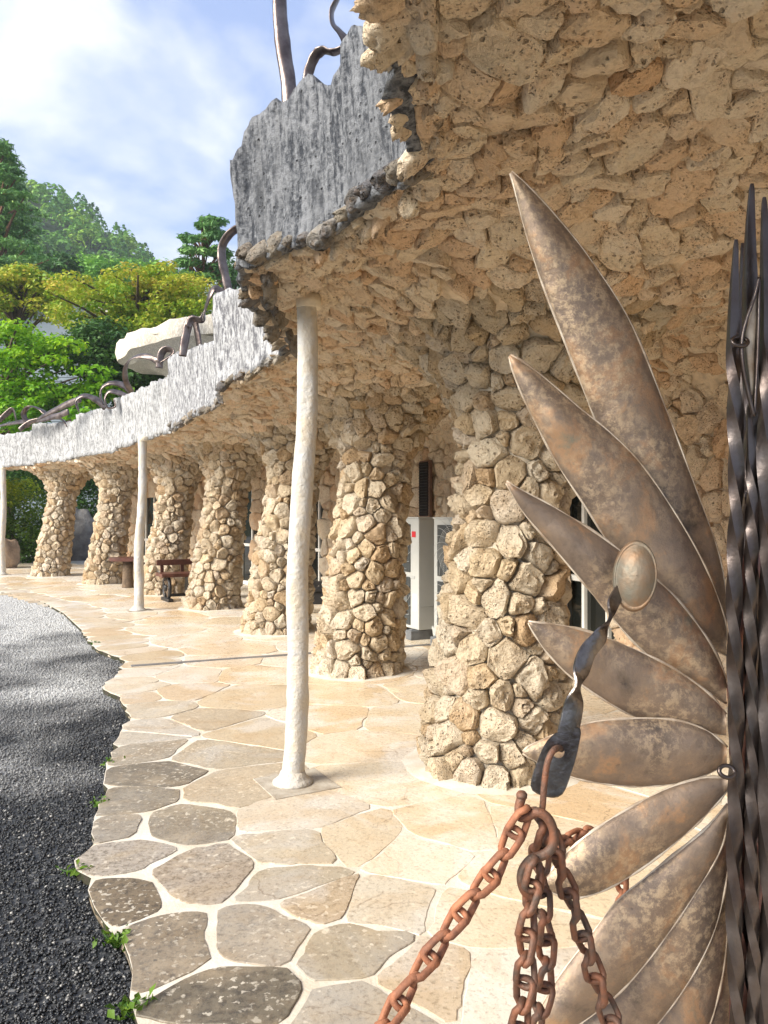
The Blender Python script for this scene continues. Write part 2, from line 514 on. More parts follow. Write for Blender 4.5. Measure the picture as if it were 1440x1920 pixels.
M_RIBBON = mk_plain('weathered_metal_ribbon', (0.20, 0.165, 0.15), 0.3, 0.9, scale=10, bstr=0.3, bdist=0.006, col2=(0.09, 0.07, 0.065))
M_ACBODY = mk_plain('appliance_enamel', (0.44, 0.45, 0.43), 0.45, var=0.08, scale=3, bstr=0)
M_ACDARK = mk_plain('dark_grille', (0.05, 0.055, 0.055), 0.6, var=0.2, bstr=0)
M_ACWIRE = mk_plain('grille_wire', (0.42, 0.43, 0.42), 0.4, var=0.1, bstr=0)
M_BLACK = mk_plain('black_rubber', (0.03, 0.03, 0.032), 0.6, var=0.3, bstr=0.2)
M_FOOT = mk_plain('grey_block', (0.16, 0.17, 0.18), 0.7, var=0.3, bstr=0.2)
M_RED = mk_plain('red_sticker', (0.55, 0.03, 0.04), 0.5, bstr=0, var=0.05)
M_PAPER = mk_plain('white_sticker', (0.75, 0.76, 0.78), 0.5, bstr=0, var=0.05)
M_INK = mk_plain('printed_ink', (0.15, 0.2, 0.32), 0.5, bstr=0, var=0.05)
M_WOOD = mk_plain('dark_red_wood', (0.13, 0.05, 0.035), 0.4, var=0.5, scale=8, bstr=0.3)
M_LOG = mk_plain('grey_log', (0.20, 0.14, 0.09), 0.85, var=0.5, scale=18, bstr=0.8, bdist=0.02)
M_BLACKWOOD = mk_plain('black_painted_wood', (0.022, 0.021, 0.022), 0.45, var=0.3, bstr=0.2)
M_FRAME = mk_plain('white_window_frame', (0.82, 0.82, 0.77), 0.5, var=0.1, bstr=0.1)
M_GLASS, nt, b = new_mat('dark_window_glass', 0.03, 0, 0.6)
b.inputs['Base Color'].default_value = (0.012, 0.014, 0.013, 1)
M_VENT = mk_plain('brown_vent', (0.20, 0.12, 0.085), 0.7, var=0.4, bstr=0.2)
M_DRAIN = mk_plain('steel_drain', (0.34, 0.34, 0.35), 0.4, 0.6, var=0.3, bstr=0.2)
M_PLASTER = mk_plain('cream_plaster', (0.72, 0.64, 0.50), 0.9, var=0.18, scale=2.5, bstr=0.5, bdist=0.05, bscale=8)
M_BARK = mk_plain('bark', (0.11, 0.075, 0.05), 0.9, var=0.4, scale=6, bstr=0.8, bdist=0.05)
M_REDBARK = mk_plain('red_pine_bark', (0.20, 0.10, 0.06), 0.9, var=0.4, scale=6, bstr=0.8, bdist=0.05)
M_ROCK = mk_plain('garden_rock', (0.20, 0.19, 0.18), 0.9, var=0.5, scale=4, bstr=0.8, bdist=0.06, bscale=9)
M_BOULDER = mk_plain('tan_boulder', (0.36, 0.27, 0.19), 0.9, var=0.4, scale=4, bstr=0.8, bdist=0.06, bscale=9)
M_TILE = mk_plain('grey_roof_tile', (0.17, 0.20, 0.24), 0.6, var=0.3, scale=1.5, bstr=0.2)
M_SIDING = mk_plain('blue_grey_siding', (0.24, 0.29, 0.34), 0.7, var=0.15, scale=1.0, bstr=0.1)
M_GRASS = mk_plain('meadow_ground', (0.06, 0.09, 0.025), 0.95, var=0.4, scale=1.5, bstr=0.8, bdist=0.05, bscale=20)
M_HILL = mk_plain('forest_floor', (0.04, 0.07, 0.03), 0.95, var=0.4, scale=0.06, bstr=0.8, bdist=1.5, bscale=0.3)
M_FARHILL = mk_plain('far_forest', (0.05, 0.085, 0.05), 0.95, var=0.4, scale=0.02, bstr=1.0, bdist=8.0, bscale=0.07)


def leaf_mat(name, cols, transl=0.3):
    m, nt, b = new_mat(name, 0.55, 0, 0.3)
    c = ramp(nt, attr(nt), [(i / (len(cols) - 1), q) for i, q in enumerate(cols)])
    nt.links.new(c, b.inputs['Base Color'])
    tr = NN(nt, 'ShaderNodeBsdfTranslucent', {'Color': c})
    mx = NN(nt, 'ShaderNodeMixShader', {0: transl, 1: b.outputs[0], 2: tr.outputs[0]})
    nt.links.new(mx.outputs[0], nt.nodes['Material Output'].inputs[0])
    return m


M_LEAF_BRIGHT = leaf_mat('bright_green_leaves', [(0.06, 0.19, 0.01), (0.14, 0.35, 0.012), (0.25, 0.47, 0.015), (0.40, 0.54, 0.02)], 0.4)
M_LEAF_YELLOW = leaf_mat('yellowing_leaves', [(0.12, 0.27, 0.02), (0.25, 0.38, 0.025), (0.42, 0.44, 0.04), (0.56, 0.42, 0.07)], 0.35)
M_LEAF_DARK = leaf_mat('dark_green_leaves', [(0.025, 0.075, 0.02), (0.05, 0.13, 0.025), (0.09, 0.19, 0.03)], 0.25)
M_NEEDLE = leaf_mat('pine_needles', [(0.07, 0.17, 0.06), (0.13, 0.28, 0.08), (0.22, 0.38, 0.09)], 0.2)
M_FOREST = leaf_mat('forest_leaves', [(0.07, 0.20, 0.05), (0.13, 0.31, 0.05), (0.21, 0.42, 0.05), (0.31, 0.48, 0.06)], 0.25)
M_HEDGE = leaf_mat('hedge_leaves', [(0.05, 0.12, 0.015), (0.12, 0.22, 0.02), (0.32, 0.40, 0.03)], 0.3)

# ------------------------------------------------------------------ plan of the place
COLS = [(-8.25, 19.0), (-6.18, 16.9), (-4.24, 14.7), (-2.79, 12.45), (-1.40, 9.95), (-0.26, 7.45), (0.66, 4.65)]
COLS = [Vector((x, y, 0)) for x, y in COLS]
NRM = []
for i in range(len(COLS)):
    a, b_ = COLS[max(0, i - 1)], COLS[min(len(COLS) - 1, i + 1)]
    t = (b_ - a).normalized()
    NRM.append(Vector((-t.y, t.x, 0)) if Vector((-t.y, t.x, 0)).x > 0 else Vector((t.y, -t.x, 0)))
WOFF = 2.15
WALL = [c + n * WOFF for c, n in zip(COLS, NRM)]
WALL = [WALL[0] + (WALL[0] - WALL[1]) * 0.12] + WALL                         # far end
WALL = WALL + [Vector((3.55, 2.5, 0)), Vector((4.1, -0.7, 0))]              # beyond the camera
LEANS = [0.30, 0.30, 0.28, 0.27, 0.24, 0.20, 0.15]
ZB = 2.74

PROF = [(0.0, .46), (0.12, .44), (0.6, .405), (1.1, .375), (1.6, .345), (1.95, .34), (2.15, .375), (2.3, .43), (2.43, .51), (2.55, .63), (2.65, .80), (2.73, 1.02), (2.81, 1.35), (2.88, 1.8), (2.95, 2.6)]
PZ = np.array([p[0] for p in PROF]); PR = np.array([p[1] for p in PROF])
ZTOP = 2.56


def along(i, c, s_):
    """squared cosine of a direction with the line of the arcade"""
    return (c * -NRM[i].y + s_ * NRM[i].x) ** 2


def flare(i, z, th):
    u = min(1.0, max(0.0, (z - 1.9) / 0.45))
    return 1 + 0.42 * along(i, math.cos(th), math.sin(th)) * u * u * (3 - 2 * u)


def col_axis(i, z):
    return COLS[i] + NRM[i] * (LEANS[i] * min(z, 2.6) / 2.0)


def seg_dist(x, y, poly):
    best = np.full(np.shape(x), 1e9)
    for a, b in zip(poly, poly[1:]):
        dx, dy = b[0] - a[0], b[1] - a[1]
        t = np.clip(((x - a[0]) * dx + (y - a[1]) * dy) / (dx * dx + dy * dy), 0, 1)
        best = np.minimum(best, np.hypot(x - a[0] - t * dx, y - a[1] - t * dy))
    return best


def g2(px, py):
    q = G(px, py, ZB)
    return (q.x, q.y)


# roof edge: (x, y, top z, lobe)
RIM = [((-1.0, -0.7), 3.4), ((-0.95, 0.3), 3.4), ((-0.42, 1.1), 3.4), (g2(716, -60), 3.4), (g2(726, 20), 3.4), (g2(754, 150), 3.4), (g2(792, 288), 3.36)]
LOBE_PX = [
    ('A', [(792, 292, 30), (740, 345, 44), (690, 378, 66), (640, 412, 150), (600, 436, 143), (550, 456, 188), (510, 472, 216), (475, 484, 257), (452, 490, 302)]),
    ('B', [(535, 656, 530), (505, 676, 530), (480, 690, 536), (440, 710, 541), (408, 722, 556)]),
    ('C', [(418, 748, 638), (390, 763, 646), (360, 780, 655), (340, 792, 662), (322, 801, 672)]),
    ('D', [(322, 806, 708), (290, 816, 719), (255, 828, 735), (220, 838, 748)]),
    ('E', [(222, 843, 761), (185, 849, 768), (147, 854, 778)]),
    ('F', [(150, 858, 788), (105, 863, 793), (64, 867, 795)]),
    ('G', [(66, 870, 808), (30, 872, 813), (-20, 875, 818)]),
]
LOBES = []
for nm, pp in LOBE_PX:
    path = [g2(x, y) for x, y, _ in pp]
    tops = [CZ + (HZ - ty) / F * q[1] for q, (_, _, ty) in zip(path, pp)]
    if nm == 'G':
        path += [(-12.8, 20.6), (-16.5, 21.6)]
        tops += [3.5, 3.5]
    LOBES.append((path, tops, nm))
rim_poly = [r[0] for r in RIM]
for path, tops, nm in LOBES:
    if nm == 'B':
        rim_poly += [(-0.76, 4.3), (-0.75, 5.0)]
    rim_poly += path
RIMP = [Vector((x, y, 0)) for x, y in rim_poly]
wall_rev = [Vector((w.x, w.y, 0)) for w in WALL]            # far -> near
far_close = [Vector((-17.0, 24.5, 0)), Vector((-12.0, 24.4, 0)), Vector((-8.6, 22.6, 0))]
CEIL_POLY = RIMP + far_close + wall_rev


def in_poly(x, y, poly):
    x, y = np.asarray(x), np.asarray(y)
    ins = np.zeros(x.shape, bool)
    n = len(poly)
    for i in range(n):
        x1, y1, x2, y2 = poly[i][0], poly[i][1], poly[(i + 1) % n][0], poly[(i + 1) % n][1]
        c = ((y1 > y) != (y2 > y))
        with np.errstate(divide='ignore', invalid='ignore'):
            xi = (x2 - x1) * (y - y1) / (y2 - y1 + 1e-12) + x1
        ins ^= c & (x < xi)
    return ins


AX26 = [col_axis(i, 2.6) for i in range(len(COLS))]


def ceil_z(x, y):
    x, y = np.asarray(x, float), np.asarray(y, float)
    dr = seg_dist(x, y, RIMP)
    s = np.clip((dr - 0.15) / 1.5, 0, 1)
    z = ZB - 0.01 + 0.22 * s * s * (3 - 2 * s)
    k = 0.05
    for i_, a in enumerate(AX26):
        ra = np.hypot(x - a.x, y - a.y) + 1e-6
        ra = ra / (1 + 0.42 * along(i_, (x - a.x) / ra, (y - a.y) / ra))
        zf = np.interp(ra, PR[5:], PZ[5:], right=3.4)
        h = np.clip(0.5 + 0.5 * (zf - z) / k, 0, 1)
        z = zf * (1 - h) + z * h - k * h * (1 - h)
    dw = seg_dist(x, y, WALL)
    zw = np.interp(dw, [0.0, .06, .15, .3, .5, .9, 1.5], [2.35, 2.5, 2.63, 2.75, 2.84, 2.93, 3.1])
    h = np.clip(0.5 + 0.5 * (zw - z) / k, 0, 1)
    return zw * (1 - h) + z * h - k * h * (1 - h)


# ------------------------------------------------------------------ ground
def sheet(name, poly, z, mat):
    return mesh_obj(name, [(p[0], p[1], z) for p in poly], [list(range(len(poly)))], mat, smooth=False)


gnd = sheet('ground', [(-900, -200), (900, -200), (900, 1300), (-900, 1300)], -0.16, M_GRASS)
tag(gnd, kind='structure')
EDGE_PX = [(-150, 1098), (-60, 1102), (0, 1110), (40, 1116), (85, 1131), (120, 1150), (150, 1178), (178, 1215), (232, 1238), (222, 1262), (192, 1288), (232, 1322), (246, 1345), (226, 1372), (208, 1410),
           (200, 1440), (203, 1478), (178, 1530), (180, 1578), (140, 1612), (166, 1668), (178, 1700), (232, 1764), (250, 1820), (244, 1868), (262, 1925), (270, 2050)]
EDGE = [G(px, py) for px, py in EDGE_PX][::-1]
_e = []
for a, b in zip(EDGE, EDGE[1:]):
    m_ = max(1, int((b - a).length / 0.09)) if a.y < 10 else 1
    for k in range(m_):
        q = a.lerp(b, k / m_)
        w_ = 0.05 * noise.noise(q * 4.3) + 0.035 * noise.noise(q * 13.0)
        _e.append(q + Vector((w_, w_ * 0.5, 0)) if k else q)
EDGE = _e + [EDGE[-1]]
EDGE = [Vector((-0.95, 1.2, 0)), Vector((-0.9, 0.2, 0)), Vector((-1.0, -1.0, 0))][::-1] + EDGE
EDGE += [Vector((-17, 21.5, 0))]
TERR = EDGE + [Vector((-17, 25.5, 0)), Vector((-11, 24.6, 0))] + [Vector((w.x, w.y, 0)) for w in WALL] + [Vector((4.2, -1.0, 0))]
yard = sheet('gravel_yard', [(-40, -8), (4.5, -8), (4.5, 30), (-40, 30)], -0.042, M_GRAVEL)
tag(yard, kind='structure')
# terrace slab with a thin irregular kerb face at the gravel
tv = [(p.x, p.y, 0.0) for p in TERR] + [(p.x + 0.02, p.y, -0.15) for p in TERR]
nT = len(TERR)
tf = [list(range(nT))] + [[i, i + nT, (i + 1) % nT + nT, (i + 1) % nT] for i in range(nT)]
terrace = mesh_obj('terrace', tv, tf, [M_GROUT, M_DIRT], smooth=False, mi=[0] + [1] * nT)
tag(terrace, kind='structure')

# ------------------------------------------------------------------ Voronoi pieces


def clip_poly(poly, nx, ny, d):
    """keep x*nx+y*ny <= d"""
    out = []
    n = len(poly)
    for i in range(n):
        ax, ay = poly[i]
        bx, by = poly[(i + 1) % n]
        da, db = ax * nx + ay * ny - d, bx * nx + by * ny - d
        if da <= 0:
            out.append((ax, ay))
        if (da < 0) != (db < 0) and da != db:
            t = da / (da - db)
            out.append((ax + (bx - ax) * t, ay + (by - ay) * t))
    return out


def chaikin(poly, q=0.25):
    out = []
    n = len(poly)
    for i in range(n):
        a, b = poly[i], poly[(i + 1) % n]
        out.append((a[0] + (b[0] - a[0]) * q, a[1] + (b[1] - a[1]) * q))
        out.append((a[0] + (b[0] - a[0]) * (1 - q), a[1] + (b[1] - a[1]) * (1 - q)))
    return out


def ring_resample(poly, n):
    L = [0.0]
    P_ = list(poly) + [poly[0]]
    for a, b in zip(P_, P_[1:]):
        L.append(L[-1] + math.hypot(b[0] - a[0], b[1] - a[1]))
    out, j = [], 0
    for i in range(n):
        s = L[-1] * i / n
        while j < len(L) - 2 and L[j + 1] < s:
            j += 1
        t = (s - L[j]) / max(1e-9, L[j + 1] - L[j])
        out.append((P_[j][0] + (P_[j + 1][0] - P_[j][0]) * t, P_[j][1] + (P_[j + 1][1] - P_[j][1]) * t))
    return out


class Hash:
    def __init__(self, cell):
        self.c, self.d = cell, {}

    def key(self, p):
        return (int(math.floor(p[0] / self.c)), int(math.floor(p[1] / self.c)), int(math.floor(p[2] / self.c)))

    def add(self, p, i):
        self.d.setdefault(self.key(p), []).append(i)

    def near(self, p):
        k = self.key(p)
        for a in (-1, 0, 1):
            for b in (-1, 0, 1):
                for c in (-1, 0, 1):
                    yield from self.d.get((k[0] + a, k[1] + b, k[2] + c), ())


# candidates: (pos, normal, radius, owner)
cand = []
for i in range(len(COLS)):
    n = 9500
    for _ in range(n):
        z = random.uniform(0.03, ZTOP + 0.06) if _ % 2 else random.uniform(2.15, ZTOP + 0.06)
        r = float(np.interp(z, PZ, PR)) - 0.05
        if random.random() > r / 0.66:
            continue
        th = random.uniform(0, 2 * math.pi)
        fl = flare(i, z, th)
        r *= fl
        dr = float((np.interp(z + .02, PZ, PR) * flare(i, z + .02, th) - np.interp(z - .02, PZ, PR) * flare(i, z - .02, th)) / .04)
        ax = col_axis(i, z)
        nrm = Vector((math.cos(th), math.sin(th), -dr)).normalized()
        rr = random.choice((0.06, 0.075, 0.09, 0.105, 0.125, 0.15)) * random.uniform(0.9, 1.1)
        if z < 0.25:
            rr *= 0.85
        cand.append((Vector((ax.x + r * math.cos(th), ax.y + r * math.sin(th), z)), nrm, rr, ('c', i)))
# ceiling
nc = 150000
xs = RNG.uniform(-14.5, 4.2, nc)
ys = RNG.uniform(-0.6, 24, nc)
ok = in_poly(xs, ys, CEIL_POLY)
for i_, a in enumerate(AX26):
    ra = np.hypot(xs - a.x, ys - a.y) + 1e-6
    ok &= ra / (1 + 0.42 * along(i_, (xs - a.x) / ra, (ys - a.y) / ra)) > 0.60
xs, ys = xs[ok], ys[ok]
keep = RNG.random(len(xs)) < np.where(ys < 9, 1.0, 0.6)
xs, ys = xs[keep], ys[keep]
zs = ceil_z(xs, ys)
e = 0.03
gx = (ceil_z(xs + e, ys) - ceil_z(xs - e, ys)) / (2 * e)
gy = (ceil_z(xs, ys + e) - ceil_z(xs, ys - e)) / (2 * e)
for x, y, z, a, b_ in zip(xs, ys, zs, gx, gy):
    nrm = Vector((float(a), float(b_), -1)).normalized()
    rr = random.choice((0.055, 0.07, 0.085, 0.105, 0.13)) * random.uniform(0.9, 1.1)
    if y > 9: rr *= 1.2
    elif y < 2.6: rr *= 0.95
    cand.append((Vector((float(x), float(y), float(z))), nrm, rr, ('k', 0)))
# wall: bays far -> near, with openings (s0, s1, height)
OPEN = {1: (0.04, 0.93), 2: (0.14, 0.96), 3: (0.14, 0.96), 4: (0.16, 0.96), 6: (0.05, 0.45)}
WIN_H = 2.3


def open_top(u):
    """arched head of an opening, u in 0..1"""
    return WIN_H - 0.22 + 0.22 * math.sqrt(max(0, 1 - (2 * u - 1) ** 2))


for bi in range(len(WALL) - 1):
    a, b_ = WALL[bi], WALL[bi + 1]
    L = (b_ - a).length
    t = (b_ - a).normalized()
    nrm = Vector((-t.y, t.x, 0))
    if nrm.x > 0:
        nrm = -nrm
    for _ in range(int(L * 2.55 * (520 if bi > 4 else 300))):
        s, z = random.random(), random.uniform(0.03, 2.55)
        if bi in OPEN:
            s0, s1 = OPEN[bi]
            if s0 < s < s1 and z < open_top((s - s0) / (s1 - s0)):
                continue
        rr = random.choice((0.11, 0.15, 0.19)) * (1.0 if bi > 4 else 1.35)
        cand.append((a + (b_ - a) * s + Vector((0, 0, z)) + nrm * 0.01, nrm, rr, ('w', bi)))
cand.sort(key=lambda c_: -c_[2] * random.uniform(0.75, 1.25))
H = Hash(0.30)
pts = []
for c_ in cand:
    p, r = c_[0], c_[2]
    good = True
    for j in H.near(p):
        q = pts[j]
        if (q[0] - p).length < 0.5 * (r + q[2]) * 0.97:
            good = False
            break
    if good:
        H.add(p, len(pts))
        pts.append(c_)
del cand


def stone_cell(i):
    p, n, r, own = pts[i]
    t1 = n.cross(Vector((0, 0, 1)) if abs(n.z) < 0.9 else Vector((0, 1, 0))).normalized()
    t2 = n.cross(t1)
    rm = r * 1.5
    poly = [(rm * math.cos(k * math.pi / 4 + .3), rm * math.sin(k * math.pi / 4 + .3)) for k in range(8)]
    for j in H.near(p):
        if j == i:
            continue
        d = pts[j][0] - p
        if d.length > 0.42 or pts[j][1].dot(n) < -0.1:
            continue
        x, y = d.dot(t1), d.dot(t2)
        l = math.hypot(x, y)
        if l < 1e-4:
            continue
        poly = clip_poly(poly, x / l, y / l, d.length * r / (r + pts[j][2]))
        if len(poly) < 3:
            return None
    if own[0] == 'k':
        for a, b in zip(RIMP, RIMP[1:]):
            ex, ey = b.x - a.x, b.y - a.y
            L2 = ex * ex + ey * ey
            u = max(0.0, min(1.0, ((p.x - a.x) * ex + (p.y - a.y) * ey) / L2))
            qx, qy = a.x + ex * u - p.x, a.y + ey * u - p.y
            l = math.hypot(qx, qy)
            if 1e-4 < l < 0.45:
                d3 = Vector((qx / l, qy / l, 0))
                x, y = d3.dot(t1), d3.dot(t2)
                m_ = math.hypot(x, y)
                if m_ > 0.2:
                    poly = clip_poly(poly, x / m_, y / m_, l / m_ - 0.01)
                    if len(poly) < 3:
                        return None
    return p, n, t1, t2, poly


def rock_mesh(poly, n, t1, t2, p, hgt, gap, nseg, dome=1.0, tilt=0.1, facets=3, sink=0.05):
    """verts (relative to p) and faces of a rough stone over a tangent polygon"""
    cx = sum(q[0] for q in poly) / len(poly)
    cy = sum(q[1] for q in poly) / len(poly)
    size = math.sqrt(abs(sum(poly[k][0] * poly[(k + 1) % len(poly)][1] - poly[(k + 1) % len(poly)][0] * poly[k][1] for k in range(len(poly)))) / 2)
    if size < 0.035:
        return None
    sc = max(0.3, 1 - gap / (size * 0.5))
    poly = [(cx + (x - cx) * sc, cy + (y - cy) * sc) for x, y in poly]
    poly = ring_resample(chaikin(poly, 0.09), nseg)
    sd = Vector((random.uniform(-50, 50), random.uniform(-50, 50), random.uniform(-50, 50)))
    tx, ty = random.uniform(-tilt, tilt), random.uniform(-tilt, tilt)
    planes = []
    for _ in range(facets):
        a = random.uniform(0, 2 * math.pi)
        sl = random.uniform(0.25, 0.85) * hgt / (size * 0.62)
        planes.append((math.cos(a) * sl, math.sin(a) * sl, hgt * random.uniform(0.85, 1.15)))
    rings = [(1.0, -sink), (1.0, 0.05), (0.965, 0.42), (0.87, 0.76), (0.68, 0.95), (0.42, 1.0), (0.2, 1.02)]
    vs = []
    for f, hz in rings:
        for (x, y) in poly:
            X, Y = cx + (x - cx) * f, cy + (y - cy) * f
            q = Vector((X, Y, f)) * (1 / max(0.05, size))
            nv = noise.noise(q * 1.9 + sd)
            nv2 = noise.noise(q * 5.0 + sd)
            if hz < 0:
                Z = -sink
            else:
                Z = hgt * hz * dome
                for (pa, pb, pc) in planes:
                    Z = min(Z, pc - pa * (X - cx) - pb * (Y - cy))
                Z += tx * (X - cx) + ty * (Y - cy) + hgt * (0.42 * nv + 0.30 * nv2)
                k = 1 + 0.10 * nv + 0.07 * nv2
                X, Y = cx + (X - cx) * k, cy + (Y - cy) * k
            vs.append(t1 * X + t2 * Y + n * Z)
    Zc = hgt * dome
    for (pa, pb, pc) in planes:
        Zc = min(Zc, pc)
    vs.append(t1 * cx + t2 * cy + n * (Zc + hgt * 0.3 * noise.noise(sd)))
    fs = []
    m = nseg
    for k in range(len(rings) - 1):
        for i in range(m):
            i2 = (i + 1) % m
            fs.append([k * m + i, k * m + i2, (k + 1) * m + i2, (k + 1) * m + i])
    for i in range(m):
        fs.append([(len(rings) - 1) * m + i, (len(rings) - 1) * m + (i + 1) % m, len(vs) - 1])
    return vs, fs, size


class Stuff:
    def __init__(self):
        self.v, self.f, self.t = [], [], []

    def add(self, vs, fs, p, tint):
        b = len(self.v)
        self.v += [v + p for v in vs]
        self.f += [[b + i for i in f] for f in fs]
        self.t += [tint] * len(vs)


def in_view(p, m=60):
    if p.y < 0.3:
        return False
    px, py = 720 + p.x / p.y * F, HZ - (p.z - CZ) / p.y * F
    return -m < px < 1440 + m and -m < py < 1920 + m


# columns (mortar cores), ceiling and wall
column_obj = []
COL_LABEL = ['farthest stone column, beside the green hedge at the end of the arcade', 'second farthest stone column, just left of the round log table',
             'stone column standing partly behind the second thin white post', 'stone column right of the wagon wheel bench',
             'stone column half hidden behind the nearest tall white post', 'stone column just left of the pale outdoor heat pump units',
             'nearest and largest stone column, standing behind the pointed copper leaves']
for i in range(len(COLS)):
    zsn = [0, .3, .6, 1.0, 1.4, 1.8, 2.0, 2.15, 2.25, 2.35, 2.43, 2.5, 2.56, 2.62, 2.66]
    N_ = 28
    vs, fs = [], []
    for z in zsn:
        r = float(np.interp(z, PZ, PR)) - 0.05
        ax = col_axis(i, z)
        dr = float((np.interp(z + .02, PZ, PR) - np.interp(z - .02, PZ, PR)) / .04)
        ln = math.hypot(1, dr)
        for k in range(N_):
            th = 2 * math.pi * k / N_
            rc = r * flare(i, z, th) - 0.02 / ln
            vs.append((ax.x + rc * math.cos(th), ax.y + rc * math.sin(th), z + 0.02 * dr / ln))
    for a in range(len(zsn) - 1):
        for k in range(N_):
            fs.append([a * N_ + k, a * N_ + (k + 1) % N_, (a + 1) * N_ + (k + 1) % N_, (a + 1) * N_ + k])
    o = mesh_obj('stone_column', [Vector(v) - COLS[i] for v in vs], fs, M_MORTAR, loc=COLS[i])
    tag(o, COL_LABEL[i], 'column', 'rubble stone columns of the arcade')
    column_obj.append(o)
    NK = 44
    vs, fs = [], []
    for f_, zz_ in ((0.40, 0.012), (0.475, 0.012), (0.53, 0.006), (0.55, 0.001)):
        for k in range(NK):
            th = 2 * math.pi * k / NK
            rr = f_ + (0.035 * noise.noise(Vector((math.cos(th) * 3, math.sin(th) * 3, i * 7.0))) if f_ > 0.45 else 0)
            vs.append(COLS[i] + Vector((rr * math.cos(th), rr * math.sin(th), zz_)))
    for a in range(3):
        for k in range(NK):
            fs.append([a * NK + k, (a + 1) * NK + k, (a + 1) * NK + (k + 1) % NK, a * NK + (k + 1) % NK])
    mesh_obj('mortar_skirt', vs, fs, M_GROUT, o)

gs = 0.09
gxs = np.arange(-17, 4.4, gs)
gys = np.arange(-0.8, 25, gs)
GX, GY = np.meshgrid(gxs, gys)
inside = in_poly(GX + gs / 2, GY + gs / 2, CEIL_POLY)
for i_, a in enumerate(AX26):
    ra = np.hypot(GX + gs / 2 - a.x, GY + gs / 2 - a.y) + 1e-6
    inside &= ra / (1 + 0.42 * along(i_, (GX + gs / 2 - a.x) / ra, (GY + gs / 2 - a.y) / ra)) > 0.64
GZ = ceil_z(GX, GY) + 0.015
idx = -np.ones(GX.shape, int)
need = np.zeros(GX.shape, bool)
need[:-1, :-1] |= inside[:-1, :-1]; need[1:, :-1] |= inside[:-1, :-1]; need[:-1, 1:] |= inside[:-1, :-1]; need[1:, 1:] |= inside[:-1, :-1]
idx[need] = np.arange(need.sum())
q = inside[:-1, :-1]
quads = np.stack([idx[:-1, :-1][q], idx[1:, :-1][q], idx[1:, 1:][q], idx[:-1, 1:][q]], 1)
ceil_me = np_mesh('ceiling', np.stack([GX[need], GY[need], GZ[need]], 1), quads)
ceiling = finish('ceiling', ceil_me, M_CEILMORTAR)
tag(ceiling, kind='structure')

wall_root = empty('rear_wall', (WALL[5].x, WALL[5].y, 0))
tag(wall_root, 'rough stone rear wall of the arcade with tall windows', 'wall')
mb = MB()
for bi in range(len(WALL) - 1):
    a, b_ = WALL[bi], WALL[bi + 1]
    t = (b_ - a).normalized()
    nrm = Vector((t.y, -t.x, 0))
    if nrm.x < 0:
        nrm = -nrm
    def strip(s0, s1, z0, z1):
        pa, pb = a + (b_ - a) * s0, a + (b_ - a) * s1
        mb.add([pa + Vector((0, 0, z0)), pb + Vector((0, 0, z0)), pb + Vector((0, 0, z1)), pa + Vector((0, 0, z1)),
                pa + nrm * .25 + Vector((0, 0, z0)), pb + nrm * .25 + Vector((0, 0, z0)), pb + nrm * .25 + Vector((0, 0, z1)), pa + nrm * .25 + Vector((0, 0, z1))],
               [[0, 1, 2, 3], [7, 6, 5, 4], [0, 3, 7, 4], [1, 5, 6, 2], [3, 2, 6, 7]])
    if bi in OPEN:
        s0, s1 = OPEN[bi]
        strip(0, s0, 0, 3.1)
        strip(s1, 1, 0, 3.1)
        for k in range(8):
            u0, u1 = k / 8, (k + 1) / 8
            strip(s0 + (s1 - s0) * u0, s0 + (s1 - s0) * u1, min(open_top(u0 + 0.03), open_top(u1 - 0.03)), 3.1)
    else:
        strip(0, 1, 0, 3.1)
mb.build('masonry', M_CEILMORTAR, wall_root, smooth=False)

cells = {'c': [], 'k': [], 'w': []}
for i in range(len(pts)):
    cells[pts[i][3][0]].append(i)


def view_size(i):
    p = pts[i][0]
    return (pts[i][2] / max(0.8, (p - Vector((0, 0, CZ))).length)) * (1.0 if in_view(p) else 0.05)


def make_stones(ids, parent_of, mat, hgt, gap, dome, tilt, facets, limit, near_seg, jitter=0.0):
    ids = sorted(ids, key=lambda i: -view_size(i))
    count, st = {}, {}
    for i in ids:
        c_ = stone_cell(i)
        if c_ is None:
            continue
        p, n, t1, t2, poly = c_
        if jitter:
            n = (n + Vector((random.uniform(-1, 1), random.uniform(-1, 1), random.uniform(-1, 1))) * jitter).normalized()
            t1 = (t1 - n * t1.dot(n)).normalized()
            t2 = n.cross(t1)
        d = (p - Vector((0, 0, CZ))).length
        nseg = 17 if d < near_seg else 12
        r = rock_mesh(poly, n, t1, t2, p, hgt * random.uniform(0.7, 1.3), gap, nseg, dome, tilt, facets)
        if r is None:
            continue
        vs, fs, size = r
        own = pts[i][3]
        par = parent_of(own)
        tint = random.random()
        k = count.get(par.name, 0)
        if k < limit:
            count[par.name] = k + 1
            o = mesh_obj('stone', vs, fs, mat, par, loc=p, tint=tint)
            o.data.set_sharp_from_angle(angle=0.85 if d < near_seg else 1.2)
        else:
            st.setdefault(par.name, (par, Stuff()))[1].add(vs, fs, p, tint)
    for par, s in st.values():
        o = mesh_obj('small_stones', s.v, s.f, mat, par, tint=s.t)
        o['kind'] = 'stuff'


make_stones(cells['c'], lambda own: column_obj[own[1]], M_COLSTONE, 0.054, 0.0012, 1.0, 0.45, 2, 295, 9)
make_stones(cells['k'], lambda own: ceiling, M_CEILSTONE, 0.032, 0.0005, 1.0, 0.36, 3, 295, 6, 0.16)
make_stones(cells['w'], lambda own: wall_root, M_CEILSTONE, 0.06, 0.005, 1.0, 0.25, 3, 280, 7)

